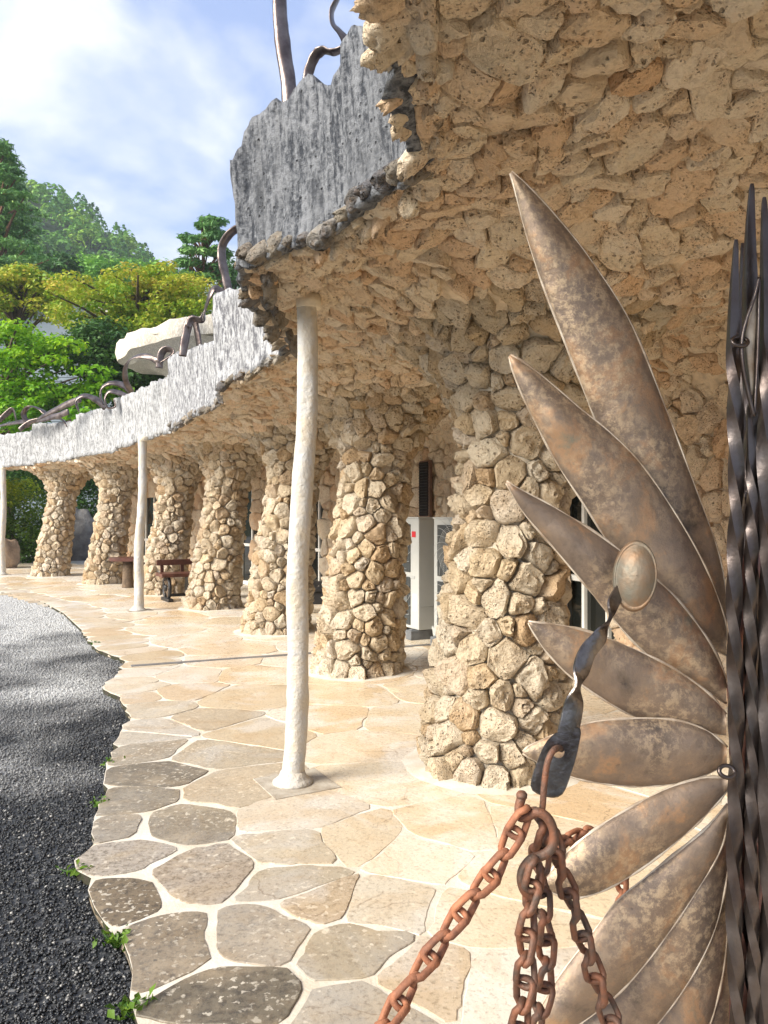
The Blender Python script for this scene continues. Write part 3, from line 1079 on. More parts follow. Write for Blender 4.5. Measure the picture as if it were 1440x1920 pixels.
# ------------------------------------------------------------------ windows in the rear wall
for bi, (s0, s1) in OPEN.items():
    a, b_ = WALL[bi], WALL[bi + 1]
    t = (b_ - a).normalized()
    nrm = Vector((t.y, -t.x, 0))
    if nrm.x < 0:
        nrm = -nrm
    base = a + (b_ - a) * s0 + nrm * 0.10
    Lw = (b_ - a).length * (s1 - s0)
    rz = math.atan2(t.y, t.x)
    fr = MB()
    fr.box(base + t * 0.03 + Vector((0, 0, 0.98)), (0.06, 0.07, 1.96), rz)
    fr.box(base + t * (Lw - 0.03) + Vector((0, 0, 0.98)), (0.06, 0.07, 1.96), rz)
    fr.box(base + t * Lw / 2 + Vector((0, 0, 0.04)), (Lw - 0.12, 0.07, 0.08), rz)
    fr.box(base + t * Lw / 2 + Vector((0, 0, 0.86)), (Lw - 0.12, 0.06, 0.06), rz)
    arc = [base + t * (Lw * u) + Vector((0, 0, open_top(u) - 0.03)) for u in [k / 14 for k in range(15)]]
    fr.tube(arc, 0.035, 6)
    fo = fr.build('window', M_FRAME, wall_root, smooth='auto')
    nm = max(3, int(Lw / 0.42))
    for k in range(1, nm):
        m_ = MB()
        u = k / nm
        zt = open_top(u) - 0.05
        m_.box(base + t * (Lw * u) + nrm * 0.004 + Vector((0, 0, (0.08 + zt) / 2)), (0.045, 0.05, zt - 0.08), rz)
        m_.build('mullion', M_FRAME, fo, smooth='auto')
    for k in range(nm):
        u0, u1 = k / nm, (k + 1) / nm
        pts2 = [base + nrm * 0.02 + t * (Lw * u) for u in (u0, u1)]
        us = [u0 + (u1 - u0) * j / 4 for j in range(5)]
        top = [base + nrm * 0.02 + t * (Lw * u) + Vector((0, 0, open_top(u) - 0.03)) for u in us]
        mesh_obj('pane', [pts2[0] + Vector((0, 0, .05)), pts2[1] + Vector((0, 0, .05))] + top[::-1], [[0, 1, 2, 3, 4, 5, 6]], M_GLASS, fo, smooth=False)
# black sheet added in place of the dim room behind the glass, so that nothing bright shows through gaps
rm = MB()
for bi in range(len(WALL) - 1):
    a, b_ = WALL[bi], WALL[bi + 1]
    t = (b_ - a).normalized()
    nrm = Vector((t.y, -t.x, 0))
    if nrm.x < 0:
        nrm = -nrm
    rm.add([a + nrm * .27, b_ + nrm * .27, b_ + nrm * .27 + Vector((0, 0, 3.1)), a + nrm * .27 + Vector((0, 0, 3.1))], [[0, 1, 2, 3]])
rm.build('added_black_sheet', M_BLACK, wall_root, smooth=False)
# brown grille high on the wall behind the heat pumps
vb = WALL[5] + (WALL[6] - WALL[5]) * 0.12
tb = (WALL[6] - WALL[5]).normalized()
rzv = math.atan2(tb.y, tb.x)
nv = Vector((tb.y, -tb.x, 0)); nv = -nv if nv.x > 0 else nv

ve = empty('wall_vent', (vb.x, vb.y, 1.5))
tag(ve, 'dark brown lattice grille set in the stone wall above the heat pumps', 'vent')
mv = MB()
cv_ = vb + nv * 0.10
mv.box(cv_ + Vector((0, 0, 1.86)), (0.30, 0.05, 0.78), rzv)
mv.build('panel', M_VENT, ve, smooth='auto')
mv = MB()
for k in range(-3, 4):
    mv.box(cv_ + nv * 0.035 + tb * (k * 0.038) + Vector((0, 0, 1.86)), (0.008, 0.02, 0.74), rzv)
for k in range(-9, 10):
    mv.box(cv_ + nv * 0.035 + Vector((0, 0, 1.86 + k * 0.038)), (0.26, 0.022, 0.008), rzv)
mv.build('lattice', M_BLACK, ve, smooth=False)

# ------------------------------------------------------------------ roof edge
roof = empty('concrete_roof', (0.5, 6.0, 3.0))
tag(roof, 'stepped concrete roof with ribbed upright edge panels over the stone arcade', 'roof')


def fascia(path, tops, nm, mat, first):
    n = 0
    L = sum(math.dist(a, b) for a, b in zip(path, path[1:]))
    dist = sum(p[1] for p in path) / len(path)
    ds = 0.02 if nm == 'A' else 0.03 if dist < 12 else 0.045
    ns = max(12, int(L / ds))
    pp = resample([Vector((x, y, t)) for (x, y), t in zip(path, tops)], ns)
    dz = 16 if nm == 'A' else 12
    vs, fs, mi = [], [], []
    seed = random.uniform(0, 100)
    # board marks: planks of uneven width, each with its own set back and top
    pl, acc, cur = [], 0, None
    s = 0.0
    nxt = 0.0
    for i in range(ns):
        if i:
            s += math.hypot(pp[i].x - pp[i - 1].x, pp[i].y - pp[i - 1].y)
        if s >= nxt:
            cur = (random.uniform(-0.010, 0.010), random.uniform(-0.04, 0.03))
            nxt = s + random.uniform(0.05, 0.17) * (1 if nm == 'A' else 1.6)
            edge = True
        else:
            edge = False
        pl.append((cur[0] - (0.010 if edge and random.random() < .6 else 0), cur[1], s))
    thick = 0.16
    for i in range(ns):
        a, b = pp[max(0, i - 1)], pp[min(ns - 1, i + 1)]
        t = Vector((b.x - a.x, b.y - a.y, 0)).normalized()
        no = Vector((-t.y, t.x, 0))
        if no.dot(Vector((0, 0, 0)) - Vector((pp[i].x + 3.0, pp[i].y, 0))) < 0 and nm in 'ABCDEFG':
            pass
        no = Vector((t.y, -t.x, 0))
        if no.x > 0 and abs(no.x) > 0.2:
            no = -no
        if no.y > 0.5:
            no = -no
        zt = pp[i].z + pl[i][1] * (1.0 if nm in 'ANR' else 0.5) + 0.03 * noise.noise(Vector((pl[i][2] * 9, seed, 0)))
        zb = ZB - 0.03 + 0.045 * noise.noise(Vector((pl[i][2] * 5, seed, 7))) + 0.02 * noise.noise(Vector((pl[i][2] * 22, seed, 7)))
        base = Vector((pp[i].x, pp[i].y, 0))
        for k in range(dz + 1):
            u = k / dz
            z = zb + (zt - zb) * u
            off = pl[i][0] + 0.012 * noise.noise(Vector((pl[i][2] * 14, z * 3, seed))) + 0.008 * noise.noise(Vector((pl[i][2] * 40, z * 22, seed)))
            off += 0.06 * u
            off += 0.05 * (1 - u) ** 6 * (0.6 + noise.noise(Vector((pl[i][2] * 6, 3, seed))))
            vs.append(base + no * off + Vector((0, 0, z)))
        base = base + no * 0.05
        vs.append(base - no * thick * 0.4 + Vector((0, 0, zt - 0.015 + 0.02 * noise.noise(Vector((pl[i][2] * 12, seed, 3))))))
        vs.append(base - no * thick + Vector((0, 0, zt - 0.05)))
        vs.append(base - no * thick + Vector((0, 0, ZB + 0.02)))
        vs.append(base - no * thick * 0.3 + Vector((0, 0, zb - 0.0)))
    R = dz + 5
    for i in range(ns - 1):
        for k in range(R):
            k2 = (k + 1) % R
            fs.append([i * R + k, (i + 1) * R + k, (i + 1) * R + k2, i * R + k2])
    fs.append(list(range(R)))
    fs.append([(ns - 1) * R + k for k in range(R)][::-1])
    o = mesh_obj('fascia_panel', vs, fs, mat, roof)
    return o


for path, tops, nm in LOBES:
    mt = M_FASCIA_GREY if nm == 'A' else (M_FASCIA_MID if nm in 'BC' else M_FASCIA_WHITE)
    o = fascia(path, tops, nm, mt, nm == 'A')
    if nm == 'A':
        o['label'] = 'weathered panel, shade painted dark grey, with ribbed grain'
    # the return of the panel, running back to where the next one starts
near_path = [Vector((p[0][0], p[0][1])) for p in RIM]
fascia([tuple(v) for v in near_path], [r[1] for r in RIM], 'N', M_FASCIA_GREY, False)
retA = [g2(452, 490), (-0.765, 4.3), (-0.755, 5.0), g2(535, 656)]
fascia(retA, [3.24, 3.42, 3.48, 3.50], 'R', M_FASCIA_GREY, False)
for (pa, pb, za, zb_, mt) in ((g2(408, 722), g2(418, 748), 3.46, 3.5, M_FASCIA_MID), (g2(322, 801), g2(322, 806), 3.52, 3.46, M_FASCIA_MID), (g2(220, 838), g2(222, 843), 3.48, 3.42, M_FASCIA_WHITE),
                              (g2(147, 854), g2(150, 858), 3.5, 3.44, M_FASCIA_WHITE), (g2(64, 867), g2(66, 870), 3.55, 3.46, M_FASCIA_WHITE)):
    fascia([pa, pb], [za, zb_], 'r', mt, False)
# slab on top, inside the upright panels
top_poly = [Vector((p.x + 0.12, p.y + 0.05, 0)) for p in RIMP] + far_close + [Vector((w.x + .3, w.y, 0)) for w in wall_rev]
nT = len(top_poly)
mesh_obj('slab', [(p.x, p.y, 3.17) for p in top_poly], [list(range(nT))], M_FASCIA_MID, roof, smooth=False)

# rim stones: dark rough lumps hanging under the edge of the roof
rim_pts = []
for path, tops, nm in LOBES[:3]:
    pp = resample([Vector((x, y, 0)) for x, y in path], max(4, int(sum(math.dist(a, b) for a, b in zip(path, path[1:])) / (0.10 if nm == 'A' else 0.20))))
    for a, b in zip(pp, pp[1:]):
        rim_pts.append(((a + b) / 2, (b - a).normalized(), nm))
pp = resample([Vector((x, y, 0)) for x, y in retA], 22)
for a, b in zip(pp, pp[1:]):
    rim_pts.append(((a + b) / 2, (b - a).normalized(), 'R'))
pp = resample([Vector((p.x, p.y, 0)) for p in near_path[2:]], 20) if False else resample([Vector((p[0], p[1], 0)) for p in near_path[2:]], 20)
for a, b in zip(pp, pp[1:]):
    rim_pts.append(((a + b) / 2, (b - a).normalized(), 'N'))
for p, t, nm in rim_pts:
    no = Vector((t.y, -t.x, 0))
    if no.x > 0.2 or no.y > 0.5:
        no = -no
    for row in range(1 if nm in 'BC' else 2):
        n = (no * (0.8 - 0.7 * row) + Vector((random.uniform(-.3, .3), random.uniform(-.3, .3), -0.7))).normalized()
        t1 = (t - n * t.dot(n)).normalized()
        t2 = n.cross(t1)
        s = random.uniform(0.035, 0.075) * (0.75 if nm == 'N' else 1)
        poly = []
        for k in range(7):
            a = 2 * math.pi * k / 7 + random.uniform(-.3, .3)
            rr = s * random.uniform(0.8, 1.2)
            poly.append((rr * math.cos(a), rr * math.sin(a) * 0.8))
        c0 = p + no * ((0.012 if nm != 'R' else -0.03) - 0.10 * row) + Vector((0, 0, ZB - 0.01 + random.uniform(-.03, .05) - 0.01 * row))
        r = rock_mesh(poly, n, t1, t2, c0, 0.06 * random.uniform(.6, 1.4), 0.002, 13, 1.0, 0.5, 3)
        if r:
            mesh_obj('rim_stone', r[0], r[1], M_CEILSTONE if nm == 'N' or (row and nm != 'R') else M_RIMSTONE, roof, loc=c0, tint=random.random())

# ------------------------------------------------------------------ terrace paving
REG = TERR
def seg_pts(poly, step):
    out = []
    for a, b in zip(poly, poly[1:]):
        L = (b - a).length
        n = max(1, int(round(L / step)))
        for k in range(n):
            out.append((a.lerp(b, k / n), (b - a).normalized()))
    return out


TERR_NEAR = TERR
seeds = []          # (x, y, real)
HAND = [(440, 1885), (300, 1770), (500, 1745), (215, 1690), (385, 1640), (225, 1598), (330, 1545), (440, 1478), (545, 1655), (660, 1575), (555, 1525), (790, 1605),
        (720, 1700), (668, 1777), (800, 1830), (590, 1690), (290, 1455), (400, 1412), (270, 1405), (560, 1590), (730, 1460), (860, 1560), (960, 1640), (900, 1720), (1000, 1560), (950, 1850), (680, 1910), (300, 1365), (380, 1350), (480, 1375),
        (450, 1310), (330, 1300), (610, 1345), (700, 1400), (760, 1350), (1060, 1500), (350, 1265), (480, 1262)]
hs = [G(*p) for p in HAND]
for p in hs:
    seeds.append((p.x, p.y, True))
edge_line = EDGE[::4] + [EDGE[-1]]
for p, t in seg_pts(edge_line, 0.34):
    n = Vector((t.y, -t.x, 0))       # towards the terrace
    if n.x < 0 and abs(n.x) > 0.3:
        n = -n
    w_ = random.uniform(0.10, 0.2)
    inside_ = p + n * w_
    if all(math.hypot(inside_.x - s[0], inside_.y - s[1]) > 0.2 for s in seeds if s[2]):
        seeds.append((inside_.x, inside_.y, True))
    o_ = p - n * w_
tries = 0
while tries < 9000:
    tries += 1
    x, y = random.uniform(-16, 4.2), random.uniform(-0.5, 24)
    if not in_poly(np.array([x]), np.array([y]), REG)[0]:
        continue
    far = y > 11
    mind = 0.70 if far else 0.66
    if seg_dist(np.array([x]), np.array([y]), edge_line)[0] < 0.16:
        continue
    if any(math.hypot(x - s[0], y - s[1]) < mind * random.uniform(0.8, 1.15) for s in seeds):
        continue
    seeds.append((x, y, True))
SA = np.array([(s[0], s[1]) for s in seeds])
flags = []
for i, (x, y, real) in enumerate(seeds):
    if not real:
        continue
    poly = [(0.75 * math.cos(k * math.pi / 6), 0.75 * math.sin(k * math.pi / 6)) for k in range(12)]
    d = np.hypot(SA[:, 0] - x, SA[:, 1] - y)
    for j in np.argsort(d)[1:28]:
        dx, dy = SA[j] - (x, y)
        l = d[j]
        if l < 1e-6:
            continue
        poly = clip_poly(poly, dx / l, dy / l, l / 2)
        if len(poly) < 3:
            break
    if len(poly) < 3:
        continue
    de = float(seg_dist(np.array([x]), np.array([y]), edge_line)[0])
    flags.append((x, y, poly, de))
flags.sort(key=lambda f: (0 if in_view(Vector((f[0], f[1], 0)), 150) else 1000) + math.hypot(f[0], f[1]))
st = Stuff()
stw = []
for k_, (x, y, poly, de) in enumerate(flags):
    near = math.hypot(x, y)
    outer = max(0.0, min(1.0, 1.3 - de / 1.0)) * (1.0 if near < 4.2 else max(0.25, 1 - (near - 4.2) / 3.5))
    gap = 0.0025 + 0.012 * outer * random.uniform(0.7, 1.2)
    cx = sum(q[0] for q in poly) / len(poly); cy = sum(q[1] for q in poly) / len(poly)
    area = abs(sum(poly[k][0] * poly[(k + 1) % len(poly)][1] - poly[(k + 1) % len(poly)][0] * poly[k][1] for k in range(len(poly)))) / 2
    if area < 0.006:
        continue
    sz = math.sqrt(area)
    ns = 30 if near < 8 else 16
    sc = 1 - gap / (sz * 0.5)
    pl = ring_resample(chaikin([(cx + (a - cx) * sc, cy + (b - cy) * sc) for a, b in poly], 0.10), ns)
    sd = random.uniform(0, 100)
    vs = []
    hz = random.uniform(-0.0015, 0.0025)
    wob = []
    for (a, b) in pl:
        g_ = 1 + (0.05 * noise.noise(Vector((a * 7, b * 7, sd))) + 0.02 * noise.noise(Vector((a * 26, b * 26, sd)))) / max(0.3, sz)
        wob.append((cx + (a - cx) * g_, cy + (b - cy) * g_))
    if de < 0.6:
        wn = []
        for (a, b) in wob:
            ta, tb_ = a, b
            if not in_poly(np.array([x + ta]), np.array([y + tb_]), TERR_NEAR)[0]:
                lo_, hi_ = 0.0, 1.0
                for _ in range(9):
                    m_ = (lo_ + hi_) / 2
                    if in_poly(np.array([x + a * m_]), np.array([y + b * m_]), TERR_NEAR)[0]:
                        lo_ = m_
                    else:
                        hi_ = m_
                ta, tb_ = a * lo_ * 0.985, b * lo_ * 0.985
            wn.append((ta, tb_))
        wob = ring_resample(wn, ns)
        cx = sum(q[0] for q in wob) / ns
        cy = sum(q[1] for q in wob) / ns
    edge_drop = 0.03 if de < 0.22 else 0.012
    for f, z in ((1.0, -edge_drop), (1.0, 0.0012), (1 - 0.006 / sz, 0.0032), (0.6, 0.004), (0.25, 0.004)):
        for (a, b) in wob:
            A, B = cx + (a - cx) * f, cy + (b - cy) * f
            zn = (0.0014 * noise.noise(Vector((A * 6, B * 6, sd))) + 0.0012 * noise.noise(Vector((A * 20, B * 20, sd)))) if z > 0.002 else 0
            vs.append(Vector((A, B, z + zn + (hz if z > 0 else 0))))
    vs.append(Vector((cx, cy, 0.004 + hz)))
    fs = []
    for r in range(4):
        for i in range(ns):
            i2 = (i + 1) % ns
            fs.append([r * ns + i, r * ns + i2, (r + 1) * ns + i2, (r + 1) * ns + i])
    for i in range(ns):
        fs.append([4 * ns + i, 4 * ns + (i + 1) % ns, len(vs) - 1])
    p = Vector((x, y, 0))
    tint = random.random()
    if k_ < 296:
        o = mesh_obj('flagstone', vs, fs, M_FLAG, terrace, loc=p, tint=tint)
        o.data.set_sharp_from_angle(angle=0.35)
        a_ = o.data.attributes.new('wear', 'FLOAT', 'POINT')
        a_.data.foreach_set('value', np.full(len(vs), outer * random.uniform(0.75, 1.0), dtype=np.float32))
    else:
        st.add(vs, fs, p, tint)
        stw += [outer] * len(vs)
if st.v:
    o = mesh_obj('far_paving', st.v, st.f, M_FLAG, terrace, tint=st.t)
    a_ = o.data.attributes.new('wear', 'FLOAT', 'POINT')
    a_.data.foreach_set('value', np.array(stw, dtype=np.float32))
    o['kind'] = 'stuff'
# steel drain strip across the terrace
da, db = G(246, 1250), G(1000, 1196)
mb = MB()
dd = (db - da).normalized()
mb.box((da + db) / 2 + Vector((0, 0, 0.008)), ((db - da).length, 0.055, 0.014), math.atan2(dd.y, dd.x))
o = mb.build('drain_channel', M_DRAIN, smooth='auto')
tag(o, 'narrow steel drain strip crossing the stone terrace floor', 'drain')

# gravel
NPB = 120000
gx_ = RNG.uniform(-9.5, -0.4, NPB * 4); gy_ = 1.9 + 13.0 * RNG.random(NPB * 4) ** 1.6
pxx = 720 + gx_ / gy_ * F
ok = (pxx > -90) & ~in_poly(gx_, gy_, REG)
gx_, gy_ = gx_[ok][:NPB], gy_[ok][:NPB]
n = len(gx_)
base = np.array([(1, 0, 0), (-1, 0, 0), (0, 1, 0), (0, -1, 0), (0, 0, 1), (0, 0, -1)], float)
of = np.array([(0, 2, 4), (2, 1, 4), (1, 3, 4), (3, 0, 4), (2, 0, 5), (1, 2, 5), (3, 1, 5), (0, 3, 5)])
sz = RNG.uniform(0.0028, 0.0072, n) * (1 + 0.085 * gy_)
V = base[None] * (sz[:, None, None] * RNG.uniform(0.6, 1.4, (n, 6, 1)))
ax1 = RNG.uniform(0, 6.28, n); ax2 = RNG.uniform(-0.7, 0.7, n)
c1, s1, c2, s2 = np.cos(ax1), np.sin(ax1), np.cos(ax2), np.sin(ax2)
X, Y, Z = V[..., 0], V[..., 1], V[..., 2] * 0.75
X2 = X * c2[:, None] + Z * s2[:, None]; Z2 = -X * s2[:, None] + Z * c2[:, None]
X3 = X2 * c1[:, None] - Y * s1[:, None]; Y3 = X2 * s1[:, None] + Y * c1[:, None]
V = np.stack([X3 + gx_[:, None], Y3 + gy_[:, None], Z2 - 0.040 + RNG.uniform(0, 0.007, n)[:, None]], -1).reshape(-1, 3)
Fc = (of[None] + 6 * np.arange(n)[:, None, None]).reshape(-1, 3)
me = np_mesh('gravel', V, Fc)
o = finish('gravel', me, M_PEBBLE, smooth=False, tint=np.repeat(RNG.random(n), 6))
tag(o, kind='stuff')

# ------------------------------------------------------------------ posts
PLAB = ['nearest tall whitewashed post standing before the second stone column', 'thin white post standing left of the wagon wheel bench', 'farthest thin white post at the left end of the terrace']
for k, (bx, by, tx, ty, d, r0) in enumerate([(549, 1462, 578, 556, 4.29, 0.062), (259, 1145, 268, 815, 12.07, 0.072), (4, 1078, 6, 872, 19.3, 0.075)]):
    b0 = G(bx, by); b0 = Vector(((bx - 720) / F * d, d, 0))
    ztop = 2.735
    t0 = Vector(((tx - 720) / F * d, d + 0.02, ztop))
    e0 = empty('white_post', b0)
    tag(e0, PLAB[k], 'post', 'whitewashed posts along the edge of the roof')
    mb = MB()
    N_ = 60
    path = [b0.lerp(t0, i / N_) + Vector((0.012 * math.sin(i * 0.17 + k), 0.012 * math.sin(i * 0.13 + 2), 0)) for i in range(N_ + 1)]
    mb.tube(path, [r0 * (1.03 - 0.13 * i / N_) for i in range(N_ + 1)], 20, wob=0.13)
    mb.build('shaft', M_WHITEWASH, e0)
    mb = MB()
    mb.lathe([(r0 * 1.75, 0.006), (r0 * 1.8, 0.018), (r0 * 1.55, 0.03), (r0 * 1.25, 0.045), (r0 * 1.08, 0.075)], b0, 28)
    mb.build('base_flange', M_WHITEWASH, e0)
    mb = MB()
    mb.lathe([(r0 * 1.02, -0.075), (r0 * 1.12, -0.07), (r0 * 1.14, 0.0)], t0, 20)
    mb.build('cap', M_PLASTER, e0)
    mb = MB()
    mb.box(b0 + Vector((0.02, 0, 0.0045)), (0.38, 0.36, 0.008), 0.5)
    mb.build('pad', M_PAD, e0, smooth='auto')

# ------------------------------------------------------------------ heat pumps
fx = Vector((0.46, -0.888, 0)); fn = Vector((-0.888, -0.46, 0))      # along the front, and out of the front


def heat_pump(corner, near_first, label):
    """corner: near front corner on the floor; the unit runs back along -fx, body behind the front"""
    root = empty('heat_pump', corner)
    tag(root, label, 'heat pump', 'outdoor heat pump units behind the columns')
    W_, D_, H_ = 0.95, 0.36, 1.33
    z0 = 0.13
    c = corner - fx * (W_ / 2) - fn * (D_ / 2)
    rz = math.atan2(fx.y, fx.x)
    mb = MB()
    mb.box(c + Vector((0, 0, z0 + H_ / 2)), (W_, D_, H_), rz)
    mb.box(c + Vector((0, 0, z0 + H_ + 0.008)), (W_ + 0.02, D_ + 0.02, 0.02), rz)
    mb.build('casing', M_ACBODY, root, smooth='auto')
    mb = MB()
    mb.box(c + fn * (D_ / 2 + 0.001) - fx * 0.02 + Vector((0, 0, z0 + 0.62)), (W_ * 0.86, 0.012, 0.03), rz)
    mb.box(c + fx * (W_ / 2 + 0.001) + Vector((0, 0, z0 + 0.28)), (0.008, D_ * 0.9, 0.008), rz)
    mb.box(c + fx * (W_ / 2 + 0.001) + fn * -0.05 + Vector((0, 0, z0 + 0.14)), (0.008, 0.007, 0.28), rz)
    mb.build('seam', M_ACWIRE, root, smooth='auto')
    for q in (0.33, 0.97):
        cc = c + fn * (D_ / 2 + 0.004) + Vector((0, 0, z0 + q)) - fx * 0.05
        mb = MB()
        mb.box(cc, (0.66, 0.02, 0.58), rz)
        g = mb.build('fan_grille', M_ACDARK, root, smooth='auto')
        mb = MB()
        up = Vector((0, 0, 1))
        cf = cc + fn * 0.025
        for ri in range(1, 15):
            rr = 0.02 * ri
            mb.tube([cf + fx * (rr * math.cos(a)) + up * (rr * math.sin(a)) for a in [k * math.pi / 14 for k in range(29)]], 0.0022, 4, cap=False)
        for k in range(20):
            a0 = k * math.pi / 10
            mb.tube([cf + fn * .003 + fx * (rr * math.cos(a0 + rr * 2.2)) + up * (rr * math.sin(a0 + rr * 2.2)) for rr in [0.05 + 0.03 * j for j in range(12)]], 0.0026, 4)
        mb.build('wire', M_ACWIRE, g)
        mb = MB()
        mb.box(cf + fn * 0.008, (0.09, 0.012, 0.11), rz)
        mb.build('hub_plate', M_ACBODY, g, smooth='auto')
    for sx in (-0.36, 0.36):
        mb = MB()
        mb.box(c + fx * sx + Vector((0, 0, 0.062)), (0.13, D_ + 0.16, 0.115), rz)
        mb.box(c + fx * sx + Vector((0, 0, 0.125)), (0.06, D_ + 0.1, 0.014), rz)
        mb.build('foot', M_FOOT, root, smooth='auto')
    mb = MB()
    mb.box(c + fn * (D_ / 2 + 0.002) + fx * 0.36 + Vector((0, 0, z0 + 1.14)), (0.09, 0.006, 0.07), rz)
    mb.build('red_label', M_RED, root, smooth=False)
    mb = MB()
    mb.box(c + fn * (D_ / 2 + 0.002) + fx * 0.38 + Vector((0, 0, z0 + 0.32)), (0.09, 0.006, 0.20), rz)
    s_ = mb.build('sticker', M_PAPER, root, smooth=False)
    mb = MB()
    for k in range(6):
        mb.box(c + fn * (D_ / 2 + 0.006) + fx * 0.38 + Vector((0, 0, z0 + 0.24 + k * 0.03)), (0.07, 0.002, 0.008), rz)
    mb.build('print', M_INK, s_, smooth=False)
    mb = MB()
    q0 = c + fx * (W_ / 2 - 0.05) - fn * 0.02
    mb.tube(smooth_path([q0 + Vector((0, 0, z0 + 0.05)), q0 + fx * 0.07 + Vector((0, 0, z0 + 0.0)), q0 + fx * 0.10 + Vector((0, 0, 0.06)), q0 + fx * 0.22 + Vector((0, 0, 0.035)), q0 + fx * 0.5 - fn * .1 + Vector((0, 0, 0.035))], 5), 0.022, 10)
    mb.build('pipe', M_ACBODY, root)
    return root


heat_pump(Vector((P(785, 0, 9.15).x, 9.15, 0)), True, 'pale heat pump with a red label, showing its narrow end beside the column')
heat_pump(Vector((P(902, 0, 8.0).x, 8.0, 0)), True, 'heat pump showing round fan grilles, partly behind the largest column')

# ------------------------------------------------------------------ furniture under the arcade
tb0 = Vector((P(240, 0, 15.9).x, 15.9, 0))
t = empty('log_table', tb0)
tag(t, 'dark wooden slab table standing on a thick round log', 'table')
mb = MB(); mb.tube([tb0 + Vector((0, 0, z)) for z in (0, .02, .3, .55)], [.12, .115, .105, .11], 18, wob=0.12); mb.build('leg', M_LOG, t)
mb = MB(); mb.tube([tb0 + Vector((0.55, 0.3, z)) for z in (0, .02, .3, .55)], [.12, .115, .105, .11], 18, wob=0.12); mb.build('leg', M_LOG, t)
mb = MB()
outl = [(-.38, -.22), (.1, -.27), (.9, -.2), (.98, .25), (.5, .5), (-.1, .42), (-.36, .2)]
outl = ring_resample(chaikin(chaikin(outl)), 28)
vs = [tb0 + Vector((x, y, 0.555)) for x, y in outl] + [tb0 + Vector((x * 1.01, y * 1.01, 0.58)) for x, y in outl] + [tb0 + Vector((x, y, 0.625)) for x, y in outl]
fs = [list(range(28))[::-1], [56 + i for i in range(28)]] + [[r * 28 + i, r * 28 + (i + 1) % 28, (r + 1) * 28 + (i + 1) % 28, (r + 1) * 28 + i] for r in (0, 1) for i in range(28)]
mb.add(vs, fs); mb.build('tabletop', M_WOOD, t, smooth='auto')

b0 = Vector((P(322, 0, 13.45).x, 13.45, 0))
t = empty('wheel_bench', b0)
tag(t, 'dark wooden bench with spoked wagon wheel legs and a backrest', 'bench')
bd = Vector((0.86, 0.5, 0)).normalized(); bn = Vector((0.5, -0.86, 0)).normalized()
rzb = math.atan2(bd.y, bd.x)
mb = MB(); mb.box(b0 + bd * 0.45 + Vector((0, 0, 0.46)), (1.35, 0.46, 0.06), rzb); mb.build('seat', M_WOOD, t, smooth='auto')
for k in range(1):
    mb = MB(); mb.box(b0 + bd * 0.45 - bn * 0.25 + Vector((0, 0, 0.66)), (1.3, 0.035, 0.10), rzb); mb.build('back_rail', M_WOOD, t, smooth='auto')
for k in range(4):
    mb = MB(); mb.box(b0 + bd * (-0.1 + 0.36 * k) - bn * 0.275 + Vector((0, 0, 0.55)), (0.06, 0.03, 0.24), rzb); mb.build('back_post', M_WOOD, t, smooth='auto')
for sx in (-0.08, 0.98):
    cw = b0 + bd * sx + Vector((0, 0, 0.235))
    wl = empty('wheel', cw)
    wl.parent = t; wl.location = cw - b0
    for nm_, mk in (('wheel_rim', 0), ('hub', 1)):
        mb = MB()
        if mk == 0:
            mb.tube([cw + bn * (0.20 * math.cos(a)) + Vector((0, 0, 0.205 * math.sin(a))) for a in [k * math.pi / 16 for k in range(33)]], 0.03, 8, cap=False)
        else:
            mb.lathe([(0.045, -0.05), (0.055, -0.03), (0.055, 0.03), (0.045, 0.05)], cw, 12, axis=bd)
        o = mb.build(nm_, M_BLACKWOOD, None, smooth=True); o.parent = wl; o.location = -cw
    for k in range(10):
        a = k * math.pi / 5
        mb = MB(); mb.tube([cw + bn * (r * math.cos(a)) + Vector((0, 0, r * math.sin(a))) for r in (0.04, 0.19)], 0.014, 6)
        o = mb.build('spoke', M_LOG, None); o.parent = wl; o.location = -cw
mb = MB(); mb.box(b0 + bd * 0.45 + Vector((0, 0, 0.10)), (1.15, 0.05, 0.05), rzb); mb.build('stretcher', M_BLACKWOOD, t, smooth='auto')
mb = MB(); mb.box(b0 + bd * 0.3 + Vector((0, 0, 0.25)), (0.05, 0.34, 0.36), rzb); mb.build('support', M_BLACKWOOD, t, smooth='auto')
mb = MB(); mb.box(b0 + bd * -0.08 + Vector((0, 0, 0.03)), (0.09, 0.5, 0.06), rzb); mb.build('sled_foot', M_BLACKWOOD, t, smooth='auto')

b0 = Vector((P(600, 0, 11.8).x, 11.8, 0))
t = empty('black_bench', b0)
tag(t, 'low black painted bench seen between the columns right of the tall post', 'bench')
mb = MB(); mb.box(b0 + Vector((0, 0, 0.37)), (0.9, 0.42, 0.05), 0.1); mb.build('seat', M_BLACKWOOD, t, smooth='auto')
mb = MB()
mb.box(b0 + Vector((0, -0.19, 0.47)), (0.9, 0.03, 0.07), 0.0); mb.box(b0 + Vector((0, -0.19, 0.40)), (0.9, 0.028, 0.03), 0.0)
for x in (-.44, -.30, -.16, -.07, .03, .12, .28, .44):
    mb.box(b0 + Vector((x, -0.19, 0.425)), (0.055, 0.026, 0.05), 0.0)
mb.build('backrest', M_BLACKWOOD, t, smooth='auto')
mb = MB(); mb.box(b0 + Vector((0, -0.16, 0.25)), (0.86, 0.03, 0.20), 0.0); mb.build('apron', M_BLACKWOOD, t, smooth='auto')
for x in (-.38, .38):
    for y in (-.15, .17):
        mb = MB(); mb.box(b0 + Vector((x, y, 0.18)), (0.07, 0.07, 0.36), 0.0); mb.build('leg', M_BLACKWOOD, t, smooth='auto')

# ------------------------------------------------------------------ metal ribbons on the roof


